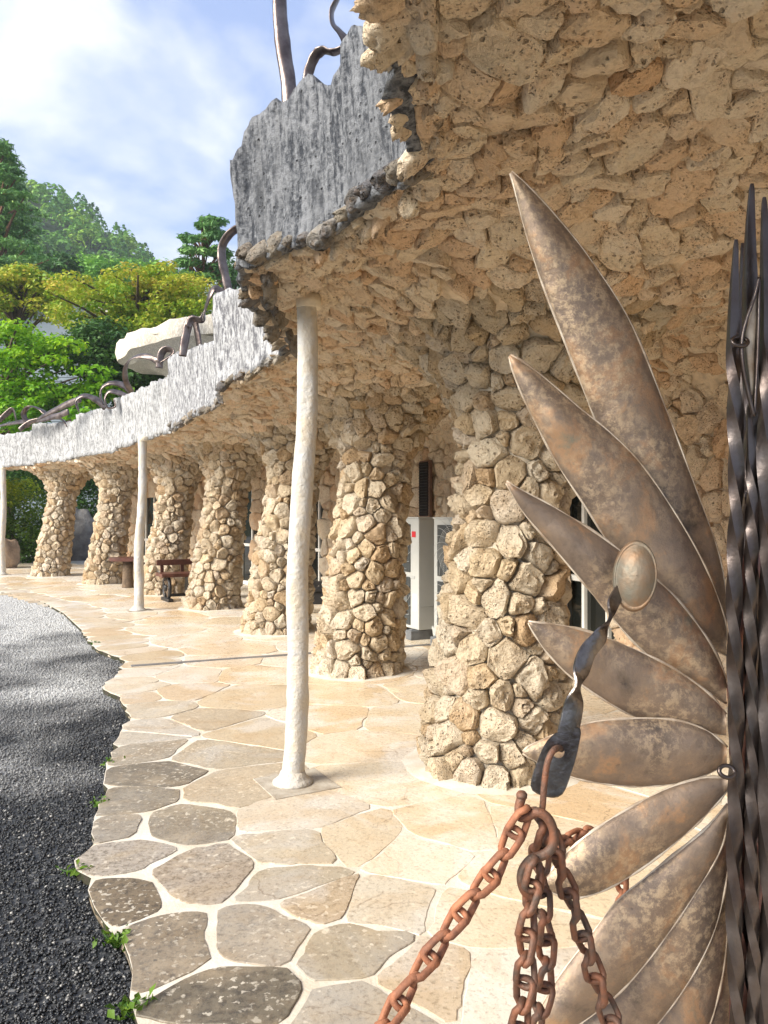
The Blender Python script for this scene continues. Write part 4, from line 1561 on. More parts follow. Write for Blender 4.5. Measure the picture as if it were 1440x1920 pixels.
def ribbon(label, strands):
    """strands: (list of (px, py, depth), half width m, twist, thickness ratio)"""
    p0 = P(*strands[0][0][0])
    root = empty('metal_ribbon', p0)
    tag(root, label, 'metal sculpture', 'twisted metal ribbons standing on the roof')
    for pts_, w_, tw, th in strands:
        path = smooth_path([P(*q) for q in pts_], 9)
        n_ = len(path)
        rs = [w_ * (1 + 0.12 * noise.noise(Vector((i * 0.25, w_ * 90, len(pts_))))) * min(1.0, 0.55 + 3.0 * (n_ - 1 - i) / n_) for i in range(n_)]
        mb = MB()
        mb.tube(path, rs, 14, flat=(th, 1.0), twist=tw, wob=0.10)
        mb.build('strip', M_RIBBON, root)


ribbon('thick grey metal strip rising steeply from the dark ribbed roof panel', [([(545, 215, 3.9), (540, 150, 3.9), (531, 90, 3.9), (525, 30, 3.9), (524, -40, 3.9), (530, -110, 3.9)], 0.040, 0.5, 0.55)])
ribbon('curled metal ribbon with two loops beside the highest part of the roof', [
    ([(672, 165, 3.5), (664, 120, 3.5), (650, 78, 3.48), (637, 58, 3.46), (624, 42, 3.45), (622, 18, 3.45), (634, -5, 3.45), (650, -30, 3.45)], 0.027, 2.0, 0.22),
    ([(576, 165, 3.6), (578, 135, 3.6), (590, 104, 3.58), (606, 92, 3.55), (622, 96, 3.52), (640, 90, 3.5), (648, 78, 3.48)], 0.024, 1.2, 0.35)])
ribbon('curved dark metal strip bending over beside the corner of the grey roof panel', [([(430, 555, 7.1), (423, 520, 7.1), (416, 490, 7.1), (416, 462, 7.1), (428, 440, 7.05), (446, 427, 7.0), (470, 420, 6.9)], 0.042, 0.9, 0.45)])
ribbon('short bent metal strip lying on the roof just below the curved strip', [([(428, 552, 7.4), (412, 546, 7.4), (402, 540, 7.4), (392, 556, 7.4), (384, 580, 7.5), (380, 600, 7.5)], 0.042, 1.4, 0.3)])
ribbon('arched metal ribbon loop standing before the cream canopy', [([(342, 668, 9.3), (348, 630, 9.3), (354, 604, 9.3), (362, 598, 9.3), (368, 615, 9.3), (373, 648, 9.3), (376, 668, 9.3)], 0.050, 0.8, 0.35),
                                                                    ([(352, 612, 9.2), (358, 600, 9.2), (366, 598, 9.2), (378, 600, 9.2), (382, 585, 9.2)], 0.04, 1.2, 0.3)])
ribbon('silvery ribbon curling down in front of the cream canopy', [([(246, 735, 11.6), (236, 716, 11.5), (234, 696, 11.4), (240, 678, 11.3), (256, 668, 11.2), (276, 668, 11.1), (292, 676, 11.0), (304, 686, 11.0)], 0.045, 2.4, 0.28),
                                                                   ([(298, 690, 11.0), (302, 664, 11.0), (312, 654, 11.0), (324, 660, 11.0), (312, 672, 11.0), (300, 680, 11.0)], 0.05, 1.5, 0.3)])
ribbon('tight coil of metal ribbon on the white roof edge before the trees', [([(246, 738, 13.6), (230, 722, 13.6), (208, 718, 13.6), (192, 726, 13.6), (188, 742, 13.6), (194, 760, 13.6)], 0.055, 1.6, 0.4),
                                                                             ([(240, 745, 13.5), (222, 736, 13.5), (204, 734, 13.5), (196, 748, 13.5), (202, 764, 13.5), (216, 762, 13.5), (212, 748, 13.5)], 0.05, 2.2, 0.35)])
ribbon('low tangled metal strips where the pale roof panels begin to curve', [([(198, 765, 14.6), (178, 748, 14.6), (156, 742, 14.6), (142, 752, 14.6), (148, 772, 14.6)], 0.06, 1.4, 0.4),
                                                                                    ([(150, 748, 15.2), (120, 760, 15.4), (92, 774, 15.6), (70, 786, 15.8)], 0.07, 0.9, 0.4)])
ribbon('long flat tangle of metal ribbons at the far left end of the roof', [([(128, 772, 16.6), (104, 780, 16.8), (70, 788, 17.2), (30, 792, 17.8), (-10, 800, 18.2)], 0.07, 1.2, 0.35),
                                                                             ([(54, 800, 17.4), (44, 776, 17.4), (56, 762, 17.3), (76, 768, 17.3), (90, 780, 17.2)], 0.06, 2.0, 0.3),
                                                                             ([(-6, 792, 18.0), (12, 776, 18.0), (24, 768, 18.0), (30, 790, 18.0)], 0.06, 1.2, 0.35),
                                                                             ([(36, 806, 17.2), (60, 790, 17.2), (110, 784, 17.0), (126, 800, 16.8)], 0.05, 1.4, 0.4)])

# ------------------------------------------------------------------ cream petal canopy and house behind
pc = P(368, 664, 26.0)
cp = empty('petal_canopy', (pc.x, pc.y, 0))
tag(cp, 'cream plastered scalloped canopy rising behind the roof ribbons', 'canopy')
mb = MB()
NS = 64
prof = [(0.96, 0.60), (1.0, 0.57), (1.02, 0.3), (0.99, 0.02), (0.93, -0.02), (0.85, -0.14), (0.66, -0.36), (0.44, -0.58), (0.28, -0.95), (0.18, -1.3), (0.15, -2.2), (0.15, -pc.z)]
vs, fs = [], []
for j, (r, z) in enumerate(prof):
    for k in range(NS):
        th = 2 * math.pi * k / NS
        lob = 1 + 0.07 * abs(math.sin(th * 5)) * (1 if j < 8 else 0)
        jag = (0.10 * noise.noise(Vector((math.cos(th) * 6, math.sin(th) * 6, 0))) + 0.08 * noise.noise(Vector((math.cos(th) * 17, math.sin(th) * 17, 0)))) if j < 2 else 0.04 * noise.noise(Vector((math.cos(th) * 9, math.sin(th) * 9, z * 3)))
        tl = 0.42 * math.cos(th) + 0.05 * noise.noise(Vector((math.cos(th) * 3, math.sin(th) * 3, z * 2)))
        vs.append(Vector((pc.x + 2.4 * r * lob * math.cos(th), pc.y + 2.3 * r * lob * math.sin(th), pc.z + z + jag + (tl * (1 if j < 6 else .3)))))
for j in range(len(prof) - 1):
    for k in range(NS):
        fs.append([j * NS + k, j * NS + (k + 1) % NS, (j + 1) * NS + (k + 1) % NS, (j + 1) * NS + k])
mb.add(vs, fs)
mb.build('bowl', M_CANOPY, cp).data.set_sharp_from_angle(angle=0.45)
mb = MB()
mb.lathe([(2.4, 0), (0.1, -0.02)], (pc.x, pc.y, pc.z + 0.15), 48)
mb.build('roof_deck', M_PLASTER, cp)

hc = P(92, 600, 42)
hs_ = empty('house', (hc.x, hc.y, 0))
tag(hs_, 'blue grey house with a tiled gable roof hidden among the trees', 'house')
HW, HD, HE, HR = 11.0, 9.0, 11.0, 14.2
mb = MB()
mb.add([(hc.x - HW / 2, hc.y, 0), (hc.x + HW / 2, hc.y, 0), (hc.x + HW / 2, hc.y + HD, 0), (hc.x - HW / 2, hc.y + HD, 0),
        (hc.x - HW / 2, hc.y, HE), (hc.x + HW / 2, hc.y, HE), (hc.x + HW / 2, hc.y + HD, HE), (hc.x - HW / 2, hc.y + HD, HE), (hc.x, hc.y, HR - .15), (hc.x, hc.y + HD, HR - .15)],
       [[0, 1, 5, 8, 4], [2, 3, 7, 9, 6], [1, 2, 6, 5], [3, 0, 4, 7]])
wl = mb.build('wall', M_SIDING, hs_, smooth=False)
for k in range(36):
    z = 3.2 + k * 0.22
    mb = MB(); mb.box((hc.x, hc.y - 0.02, z), (HW + 0.04, 0.05, 0.19), 0)
    mb.build('siding_plank', M_SIDING, wl, smooth=False)
mb = MB()
for sgn in (-1, 1):
    a = Vector((hc.x + sgn * (HW / 2 + 0.8), 0, HE - 0.5)); b_ = Vector((hc.x, 0, HR))
    mb.add([(a.x, hc.y - .7, a.z), (b_.x, hc.y - .7, b_.z), (b_.x, hc.y + HD + .7, b_.z), (a.x, hc.y + HD + .7, a.z),
            (a.x, hc.y - .7, a.z + .25), (b_.x, hc.y - .7, b_.z + .25), (b_.x, hc.y + HD + .7, b_.z + .25), (a.x, hc.y + HD + .7, a.z + .25)],
           [[0, 1, 2, 3], [4, 5, 6, 7], [0, 1, 5, 4], [1, 2, 6, 5], [2, 3, 7, 6], [3, 0, 4, 7]])
mb.build('roof', M_TILE, hs_, smooth=False)
mb = MB()
for sgn in (-1, 1):
    a = Vector((hc.x + sgn * (HW / 2 + 0.8), hc.y - .78, HE - 0.42)); b_ = Vector((hc.x, hc.y - .78, HR + .06))
    mb.tube([a, b_], 0.22, 4)
mb.build('bargeboard', M_PLASTER, hs_, smooth=False)

# ------------------------------------------------------------------ hills
RX = np.array([-420, -300, -250, -150, -110, -98, -91.7, -84.7, -77.8, -72, -66.7, -61, -57, -48, -36, -20, 0, 60, 400])
RZ = np.array([150, 140, 132, 106, 94, 88, 85.5, 83.5, 79.5, 76, 72, 67.5, 63, 53, 38, 18, 8, 5, 5])


def hill_z(x, y):
    x, y = np.asarray(x, float), np.asarray(y, float)
    f = np.clip((y - 48) / 152, 0, 1)
    f2 = np.where(y > 200, np.clip(1 - (y - 200) / 160, 0, 1), f ** 1.15)
    w = 5.0 * np.sin(x * 0.11 + y * 0.05) * np.sin(y * 0.06 - x * .03) * f * (1 - f) * 4 * 0.6
    return np.interp(x, RX, RZ) * f2 + w - 0.3


hx, hy = np.meshgrid(np.linspace(-330, 120, 91), np.linspace(46, 330, 61))
hz_ = hill_z(hx, hy)
n0, n1_ = hx.shape
ii = np.arange(n0 * n1_).reshape(n0, n1_)
me = np_mesh('hill', np.stack([hx.ravel(), hy.ravel(), hz_.ravel()], 1), np.stack([ii[:-1, :-1].ravel(), ii[:-1, 1:].ravel(), ii[1:, 1:].ravel(), ii[1:, :-1].ravel()], 1))
tag(finish('hill', me, M_HILL), kind='structure')
mx_, my_ = np.meshgrid(np.linspace(-700, 200, 91), np.linspace(520, 900, 31))
prof_ = np.interp(mx_, [-700, -330, -180, -160, -130, -118, -100, -90, -60, 0, 200], [120, 150, 165, 178, 200, 212, 206, 190, 150, 70, 20])
mz_ = prof_ * np.clip(1 - np.abs(my_ - 620) / 130, 0, 1) + 4 * np.sin(mx_ * .13) * np.sin(my_ * .08) - 3
n0, n1_ = mx_.shape
ii = np.arange(n0 * n1_).reshape(n0, n1_)
me = np_mesh('mountain', np.stack([mx_.ravel(), my_.ravel(), mz_.ravel()], 1), np.stack([ii[:-1, :-1].ravel(), ii[:-1, 1:].ravel(), ii[1:, 1:].ravel(), ii[1:, :-1].ravel()], 1))
tag(finish('mountain', me, M_FARHILL), kind='structure')


# ------------------------------------------------------------------ foliage


def leaf_quads(centers, normals, size, aspect=1.5, cup=0.2):
    """(n,3) centres -> folded leaf quads (two triangles)"""
    n = len(centers)
    t = RNG.normal(size=(n, 3))
    t -= normals * (t * normals).sum(1, keepdims=True)
    t /= np.linalg.norm(t, axis=1, keepdims=True) + 1e-9
    b = np.cross(normals, t)
    s = size[:, None] if hasattr(size, '__len__') else size
    v0 = centers - t * s * aspect * 0.5
    v1 = centers + b * s * 0.5 + normals * s * cup
    v2 = centers + t * s * aspect * 0.5
    v3 = centers - b * s * 0.5 + normals * s * cup
    V = np.stack([v0, v1, v2, v3], 1).reshape(-1, 3)
    q = np.arange(n)[:, None] * 4
    Fc = np.concatenate([q + np.array([[0, 1, 2]]), q + np.array([[0, 2, 3]])], 0)
    return V, Fc


def crown_points(clumps, per, shell=0.55):
    """clumps: (x,y,z,rx,ry,rz); leaves spread through each, denser outside"""
    C_, N_, W_ = [], [], []
    for i, (x, y, z, a, b, c) in enumerate(clumps):
        k = max(4, int(per * (a * b + b * c + a * c)))
        d = RNG.normal(size=(k, 3)); d /= np.linalg.norm(d, axis=1, keepdims=True)
        r = shell + (1 - shell) * RNG.random((k, 1)) ** 0.6
        r *= 1 + 0.12 * RNG.normal(size=(k, 1))
        C_.append(d * r * np.array([a, b, c]) + np.array([x, y, z]))
        nn = d * 0.5 + np.array([0, 0, 0.8]) + RNG.normal(size=(k, 3)) * 0.45
        N_.append(nn / np.linalg.norm(nn, axis=1, keepdims=True))
        W_.append(np.full(k, i))
    return np.concatenate(C_), np.concatenate(N_), np.concatenate(W_)


def tree(name, label, base, clumps, per, leaf, lmat, bark, trunk_r, limbs=True, group=None, tint_fn=None, aspect=1.5, cat='tree', shell=0.55, top=None):
    base = Vector(base)
    root = empty(name, base)
    tag(root, label, cat, group)
    C_, N_, W_ = crown_points(clumps, per, shell)
    V, Fc = leaf_quads(C_, N_, leaf * RNG.uniform(0.6, 1.3, len(C_)), aspect)
    ct = RNG.normal(0.0, 0.13, len(clumps))
    tn = 0.5 + ct[W_] + RNG.normal(0, 0.16, len(C_))
    if tint_fn is not None:
        tn = tint_fn(C_, tn)
    me = np_mesh('crown', V, Fc)
    o = finish('crown', me, lmat, root, smooth=False, tint=np.repeat(np.clip(tn, 0, 1), 4))
    # trunk and limbs
    mb = MB()
    zt = top if top is not None else max(c[2] for c in clumps) - 0.3
    mid = Vector((np.mean([c[0] for c in clumps]), np.mean([c[1] for c in clumps]), 0))
    N2 = 10
    path = []
    for i in range(N2 + 1):
        u = i / N2
        p = base.lerp(Vector((mid.x, mid.y, 0)), u * u * 0.8)
        p.z = base.z - 0.2 + (zt - base.z) * u
        p += Vector((noise.noise(Vector((u * 3, base.x, 1))), noise.noise(Vector((u * 3, base.x, 5))), 0)) * 0.25 * min(1, u * 3)
        path.append(p)
    mb.tube(path, [trunk_r * (1 - 0.85 * i / N2) for i in range(N2 + 1)], 9, wob=0.15)
    mb.build('trunk', bark, root)
    if limbs:
        for c in clumps[::max(1, len(clumps) // 40)]:
            tgt = Vector(c[:3])
            u = max(0.15, min(0.95, (tgt.z - base.z - 0.35 * math.hypot(tgt.x - path[5].x, tgt.y - path[5].y)) / max(0.5, zt - base.z)))
            s_ = path[min(N2, int(u * N2))]
            m_ = s_.lerp(tgt, 0.5) + Vector((0, 0, 0.12 * (tgt - s_).length))
            mb = MB()
            mb.tube(smooth_path([s_, m_, tgt], 4), [trunk_r * 0.34 * (1 - 0.09 * i) for i in range(9)], 6, wob=0.1)
            mb.build('limb', bark, root)
    return root


def scatter_clumps(n, fn, seed=0):
    out = []
    while len(out) < n:
        c = fn()
        if c is not None:
            out.append(c)
    return out


def px_clumps(regions, d0, d1, size, flat=0.55):
    """regions: photo-pixel ellipses (cx, cy, rx, ry, n): clumps filling them at depths d0..d1"""
    out = []
    for cx, cy, rx, ry, n in regions:
        for _ in range(n):
            a = random.uniform(0, 2 * math.pi); r = math.sqrt(random.random())
            d = random.uniform(d0, d1)
            p = P(cx + rx * r * math.cos(a), cy + ry * r * math.sin(a), d)
            s = size * random.uniform(0.6, 1.3)
            out.append((p.x, p.y, p.z, s, s, s * flat))
    return out


# bright green maple, front left
cl = px_clumps([(45, 715, 85, 75, 50), (140, 735, 70, 50, 30), (20, 640, 50, 38, 16), (95, 665, 45, 30, 12), (20, 770, 60, 40, 16), (195, 730, 30, 30, 8), (-60, 720, 80, 100, 18)], 26, 30, 0.60, 0.36)
tree('maple_tree', 'bright green maple with layered sprays of leaves behind the far roof edge', (P(-40, 0, 29).x, 29, 0), cl, 190, 0.125, M_LEAF_BRIGHT, M_BARK, 0.2,
     tint_fn=lambda C_, t: t + 0.06 * (C_[:, 2] - C_[:, 2].mean()))
# yellowing maple behind it
cl = px_clumps([(270, 560, 115, 58, 74), (200, 590, 90, 60, 40), (350, 565, 60, 50, 30), (140, 560, 45, 35, 10), (130, 530, 20, 14, 4), (245, 625, 70, 40, 18), (310, 520, 30, 25, 8)], 29, 34, 0.56, 0.36)
tree('yellowing_maple', 'broad maple turning yellow and orange above the bright green maple', (P(250, 0, 32).x, 32, 0), cl, 190, 0.115, M_LEAF_YELLOW, M_BARK, 0.25,
     tint_fn=lambda C_, t: t + 0.07 * (C_[:, 2] - C_[:, 2].mean()))
cl = px_clumps([(30, 545, 70, 38, 20), (90, 565, 40, 30, 8), (0, 560, 40, 40, 10)], 35, 39, 0.8, 0.42)
tree('yellowing_maple', 'small yellow green maple in front of the gable of the hidden house', (P(20, 0, 37).x, 37, 0), cl, 150, 0.14, M_LEAF_YELLOW, M_BARK, 0.22)
# darker tree between maple and canopy
cl = px_clumps([(200, 660, 60, 55, 34), (235, 715, 50, 40, 24), (170, 640, 40, 40, 14), (300, 720, 60, 30, 22)], 27.5, 30, 0.62, 0.5)
tree('dark_tree', 'darker green tree growing beside and below the cream canopy', (P(205, 0, 29).x, 29, 0), cl, 150, 0.12, M_LEAF_DARK, M_BARK, 0.2)
# pine on the right, in cloud-like pads
pads = [(385, 425, 34, 13), (360, 445, 28, 10), (405, 440, 22, 10), (352, 468, 20, 9), (392, 468, 30, 11), (415, 475, 16, 9), (352, 492, 22, 9), (385, 500, 34, 11), (345, 512, 22, 10), (405, 515, 34, 12), (370, 520, 34, 12), (398, 414, 24, 9)]
cl = []
for cx, cy, rx, ry in pads:
    cl += px_clumps([(cx, cy, rx * 0.80, ry * 0.45, 9)], 39, 41.5, 0.34, 0.5)
tree('pine_tree', 'red barked pine with cloud shaped pads standing alone on the skyline', (P(375, 0, 40).x, 40, 0), cl, 260, 0.10, M_NEEDLE, M_REDBARK, 0.24, aspect=3.2)
# tall pine at the left edge
cl = []
for k in range(17):
    v_ = k / 16
    py = 272 + 245 * v_
    half = 18 + 122 * v_ ** 0.9
    for sgn in (-1, 1):
        L_ = half * random.uniform(0.65, 1.1)
        d_ = random.uniform(43, 47)
        for j in range(5):
            w_ = (j + 0.6) / 5
            px = -4 + sgn * L_ * w_
            q = P(px, py + random.uniform(-4, 4) + 16 * w_ * w_ - 8 * w_, d_ + random.uniform(-.6, .6))
            s_ = (0.95 - 0.55 * w_) * random.uniform(0.6, 1.05)
            cl.append((q.x, q.y, q.z, s_ * 1.0, s_ * 0.9, s_ * 0.30))
tree('pine_tree', 'tall dark green pine with drooping boughs at the left edge', (P(-8, 0, 45).x, 45, 0), cl, 120, 0.11, M_NEEDLE, M_REDBARK, 0.30, aspect=3.4, top=P(0, 262, 45).z)
# mid-ground broadleaf trees below the hill
for q, (cx, cy, d, rx, ry, n, m_, lab) in enumerate([(100, 508, 62, 45, 24, 30, M_LEAF_DARK, 'dense dark green tree at the foot of the forested hill'),
                                            (190, 510, 75, 50, 24, 34, M_FOREST, 'mid green tree on the lower slope above the yellow maple'),
                                            (265, 515, 88, 50, 20, 30, M_FOREST, 'light green tree on the slope left of the lone pine'),
                                            (425, 512, 56, 30, 18, 18, M_LEAF_DARK, 'low dark tree behind the curved roof strip and the pine')]):
    cl = px_clumps([(cx, cy, rx, ry, n)], d, d + 6, d * 0.018, 0.7)
    b0 = P(cx, 0, d + 3)
    tree('broadleaf_tree', lab, (b0.x, d + 3, float(hill_z(b0.x, d + 3))), cl, 60 * (40 / d) ** 1.5, 0.0042 * d, m_, M_BARK, 0.3)

# the wood on the hill reads as one mass
NT = 7500
tx_ = RNG.uniform(-240, 25, NT); ty_ = RNG.uniform(70, 225, NT)
tz_ = hill_z(tx_, ty_)
pxx = 720 + tx_ / ty_ * F
ok = (pxx > -120) & (pxx < 520)
tx_, ty_, tz_ = tx_[ok], ty_[ok], tz_[ok]
K = 46
n = len(tx_)
hgt = RNG.uniform(2.4, 4.6, n); wid = hgt * RNG.uniform(0.32, 0.55, n)
conif = RNG.random(n) < 0.35
d = RNG.normal(size=(n, K, 3)); d /= np.linalg.norm(d, axis=2, keepdims=True)
u = RNG.random((n, K, 1)) ** 0.5
d[..., 2] = np.abs(d[..., 2]) * 1.3 - 0.3
shape_w = np.where(conif[:, None], (1.0 - np.clip(d[..., 2], 0, 1)) * 0.9 + .15, 1.0)
C_ = np.stack([tx_[:, None] + d[..., 0] * wid[:, None] * shape_w, ty_[:, None] + d[..., 1] * wid[:, None] * shape_w, tz_[:, None] + hgt[:, None] * 0.5 + d[..., 2] * hgt[:, None] * np.where(conif, 0.85, 0.5)[:, None]], -1).reshape(-1, 3)
nn = (d * 0.8 + np.array([0, 0, 0.5]) + RNG.normal(size=d.shape) * 0.35).reshape(-1, 3)
nn /= np.linalg.norm(nn, axis=1, keepdims=True)
V, Fc = leaf_quads(C_, nn, np.repeat(hgt * 0.19, K) * RNG.uniform(0.7, 1.3, n * K), 1.3)
tn = np.repeat(np.clip(np.where(conif, 0.18, 0.62) + RNG.normal(0, 0.16, n), 0, 1), K) + RNG.normal(0, 0.06, n * K)
o = finish('forest', np_mesh('forest', V, Fc), M_FOREST, smooth=False, tint=np.repeat(np.clip(tn, 0, 1), 4))
tag(o, kind='stuff')

# hedge, rocks and planting beyond the far end of the terrace
cl = px_clumps([(30, 965, 62, 58, 40), (20, 1010, 60, 45, 30), (60, 1030, 40, 30, 14), (-60, 980, 60, 70, 24)], 23.5, 25.5, 0.38, 0.8)
tree('hedge', 'clipped dark green hedge with yellow tips beyond the far column', (P(30, 0, 24.5).x, 24.5, 0), cl, 360, 0.07, M_HEDGE, M_BARK, 0.08, limbs=False, cat='hedge', tint_fn=lambda C_, t: t - 0.1 + 0.45 * (C_[:, 2] - 1.4), shell=0.5)
cl = px_clumps([(150, 940, 50, 60, 26), (235, 930, 40, 60, 10), (60, 905, 60, 20, 10)], 29, 32, 0.7, 0.7)
tree('shrub', 'dark leafy shrub seen between the two farthest columns', (P(150, 0, 31).x, 31, 0), cl, 160, 0.10, M_LEAF_DARK, M_BARK, 0.1, limbs=False, cat='shrub')
cl = px_clumps([(30, 890, 60, 26, 20), (-30, 900, 60, 60, 20), (110, 880, 50, 26, 14)], 33, 37, 0.8, 0.7)
tree('shrub', 'shaded dark tree crown just above the hedge under the roof edge', (P(20, 0, 35).x, 35, 0), cl, 150, 0.13, M_LEAF_DARK, M_BARK, 0.15, limbs=False, cat='shrub')


def boulder(name, label, c, r, mat, sq=(1, 1, 1)):
    vs, fs = [], []
    nu, nv_ = 22, 14
    sd = Vector((random.uniform(0, 50), 3, 1))
    for i in range(nv_ + 1):
        ph = math.pi * i / nv_
        for k in range(nu):
            th = 2 * math.pi * k / nu
            d_ = Vector((math.sin(ph) * math.cos(th), math.sin(ph) * math.sin(th), math.cos(ph)))
            rr = r * (1 + 0.28 * noise.noise(d_ * 1.6 + sd) + 0.12 * noise.noise(d_ * 4 + sd))
            vs.append(Vector(c) + Vector((d_.x * sq[0], d_.y * sq[1], d_.z * sq[2])) * rr)
    for i in range(nv_):
        for k in range(nu):
            fs.append([i * nu + k, (i + 1) * nu + k, (i + 1) * nu + (k + 1) % nu, i * nu + (k + 1) % nu])
    o = mesh_obj(name, vs, fs, mat)
    tag(o, label, 'boulder')


q = P(10, 0, 21.8); boulder('boulder', 'tan rounded boulder in front of the hedge at the left edge', (q.x, 21.8, 0.38), 0.46, M_BOULDER, (0.8, 0.8, 1.1))
q = P(148, 0, 26.5); boulder('boulder', 'tall dark grey garden rock behind the gap between the farthest columns', (q.x, 26.5, 0.6), 0.8, M_ROCK, (0.8, 0.7, 1.35))
q = P(110, 0, 25); boulder('boulder', 'low brown garden rock at the foot of the hedge', (q.x - .3, 25, 0.15), 0.42, M_BOULDER, (1.3, 0.8, 0.8))

# weeds along the stone edge
for k, (px, py, lab) in enumerate([(213, 1442, 'small green weed at the gravel edge level with the tall post foot'), (150, 1645, 'weed in the notch of the stone edge beside the dark gravel'),
                                   (218, 1778, 'broad leaved weed low on the stone edge near the bottom left'), (192, 1517, 'tiny weed between gravel and stone left of the oval flagstone'),
                                   (178, 1212, 'tuft of weeds at the far kink of the stone edge'), (255, 1912, 'mossy weed at the bottom corner of the stone edge')]):
    b0 = G(px, py, -0.04)
    root = empty('weed', b0)
    tag(root, lab, 'weed', 'weeds along the terrace edge')
    n = 46
    sc = 0.014 + 0.004 * (k % 3)
    c_ = np.array(b0) + RNG.normal(size=(n, 3)) * np.array([0.035, 0.022, 0.0]) + np.array([0, 0, 0.02]) + np.abs(RNG.normal(size=(n, 1))) * np.array([[0, 0, 0.02]])
    nn = RNG.normal(size=(n, 3)) * 0.5 + np.array([0, -0.2, 0.8]); nn /= np.linalg.norm(nn, axis=1, keepdims=True)
    V, Fc = leaf_quads(c_, nn, sc * RNG.uniform(0.6, 1.3, n), 1.7)
    finish('leaves', np_mesh('leaves', V, Fc), M_HEDGE, root, smooth=False, tint=np.repeat(RNG.uniform(0, .6, n), 4))
    mb = MB()
    for i in range(0, n, 3):
        mb.tube([b0, Vector(c_[i])], 0.0018, 4)
    mb.build('stems', M_LEAF_DARK, root, tint=0.6)

# ------------------------------------------------------------------ gate with copper leaves
GD = 1.25
gate = empty('leaf_gate', (P(1395, 0, GD).x, GD, 0))
tag(gate, 'forged gate of twisted bars with large pointed copper leaves', 'gate')


def gleaf(up, lo, d_base, d_tip, bulge, lab=None):
    """up/lo: pixel edges from tip to base; the sheet is dished towards the viewer"""
    n_, m_ = 34, 11
    def dens(e):
        pts_ = smooth_path([Vector((x, y, 0)) for x, y in e], 6)
        return resample(pts_, n_)
    A, B = dens(up), dens(lo)
    vs, fs, mi = [], [], []
    th = 0.004
    sd = random.uniform(0, 99)
    def pt(i, j, off):
        u = i / (n_ - 1); w_ = j / (m_ - 1) * 2 - 1
        q_ = A[i].lerp(B[i], j / (m_ - 1))
        wid_ = (A[i] - B[i]).length / 100
        d = d_tip + (d_base - d_tip) * u - bulge * (1 - w_ * w_) * min(1, wid_ * 1.2) + off
        d += 0.0035 * noise.noise(Vector((q_.x / 60, q_.y / 60, sd)))
        return P(q_.x, q_.y, d)
    for off in (0, th):
        for i in range(n_):
            for j in range(m_):
                vs.append(pt(i, j, off))
    N0 = n_ * m_
    for i in range(n_ - 1):
        for j in range(m_ - 1):
            a = i * m_ + j
            fs.append([a, a + 1, a + m_ + 1, a + m_]); mi.append(0)
            fs.append([N0 + a, N0 + a + m_, N0 + a + m_ + 1, N0 + a + 1]); mi.append(0)
    for i in range(n_ - 1):
        for j in (0, m_ - 1):
            a = i * m_ + j
            fs.append([a, a + m_, N0 + a + m_, N0 + a] if j == 0 else [a, N0 + a, N0 + a + m_, a + m_]); mi.append(1)
    for i in (0, n_ - 1):
        for j in range(m_ - 1):
            a = i * m_ + j
            fs.append([a, N0 + a, N0 + a + 1, a + 1]); mi.append(1)
    o = mesh_obj('copper_leaf', vs, fs, [M_COPPER, M_COPPER_RIM], gate, mi=mi)
    # worn bright edge: thin beads along both sides
    for side, e in (('rim', 0), ('rim', m_ - 1)):
        path = [pt(i, e, th * 0.4) for i in range(n_)]
        mb = MB()
        mb.tube(path, [0.0022 + 0.0022 * noise.noise(Vector((i * .4, sd, e))) for i in range(n_)], 6)
        mb.build('rim', M_COPPER_RIM, o)
    if lab:
        o['label'] = lab
    return o


gleaf([(960, 320), (972, 330), (1010, 368), (1060, 425), (1110, 490), (1180, 600), (1240, 745), (1300, 905), (1345, 1030), (1360, 1110), (1362, 1160)],
      [(958, 324), (965, 350), (985, 430), (1010, 510), (1040, 590), (1075, 680), (1110, 770), (1150, 870), (1210, 990), (1290, 1110), (1360, 1195)], 1.330, 1.27, 0.022, 'largest leaf, pointing up')
gleaf([(957, 665), (975, 675), (1020, 708), (1090, 768), (1140, 808), (1200, 868), (1270, 970), (1325, 1070), (1358, 1160), (1362, 1200)],
      [(955, 668), (962, 695), (985, 752), (1040, 860), (1095, 945), (1150, 1030), (1220, 1120), (1290, 1190), (1361, 1228)], 1.300, 1.24, 0.022)
gleaf([(950, 902), (970, 915), (1040, 952), (1110, 995), (1165, 1035), (1225, 1082), (1275, 1130), (1330, 1205), (1358, 1265), (1361, 1290)],
      [(949, 906), (960, 925), (985, 965), (1050, 1040), (1110, 1112), (1150, 1160), (1200, 1215), (1260, 1258), (1320, 1292), (1361, 1318)], 1.272, 1.215, 0.020)
gleaf([(991, 1165), (1010, 1168), (1060, 1174), (1120, 1190), (1200, 1222), (1270, 1258), (1330, 1302), (1361, 1338)],
      [(990, 1168), (1000, 1185), (1025, 1222), (1070, 1268), (1130, 1310), (1195, 1345), (1280, 1366), (1361, 1378)], 1.252, 1.205, 0.018)
gleaf([(980, 1409), (995, 1397), (1040, 1376), (1100, 1356), (1180, 1347), (1265, 1350), (1325, 1370), (1362, 1400)],
      [(980, 1412), (1000, 1424), (1040, 1443), (1095, 1462), (1180, 1473), (1260, 1469), (1320, 1453), (1362, 1432)], 1.240, 1.195, 0.018)
gleaf([(1012, 1655), (1030, 1635), (1060, 1600), (1105, 1562), (1170, 1520), (1255, 1476), (1318, 1458), (1362, 1458)],
      [(1012, 1660), (1035, 1672), (1075, 1682), (1130, 1668), (1200, 1628), (1285, 1562), (1340, 1508), (1363, 1480)], 1.236, 1.19, 0.016)
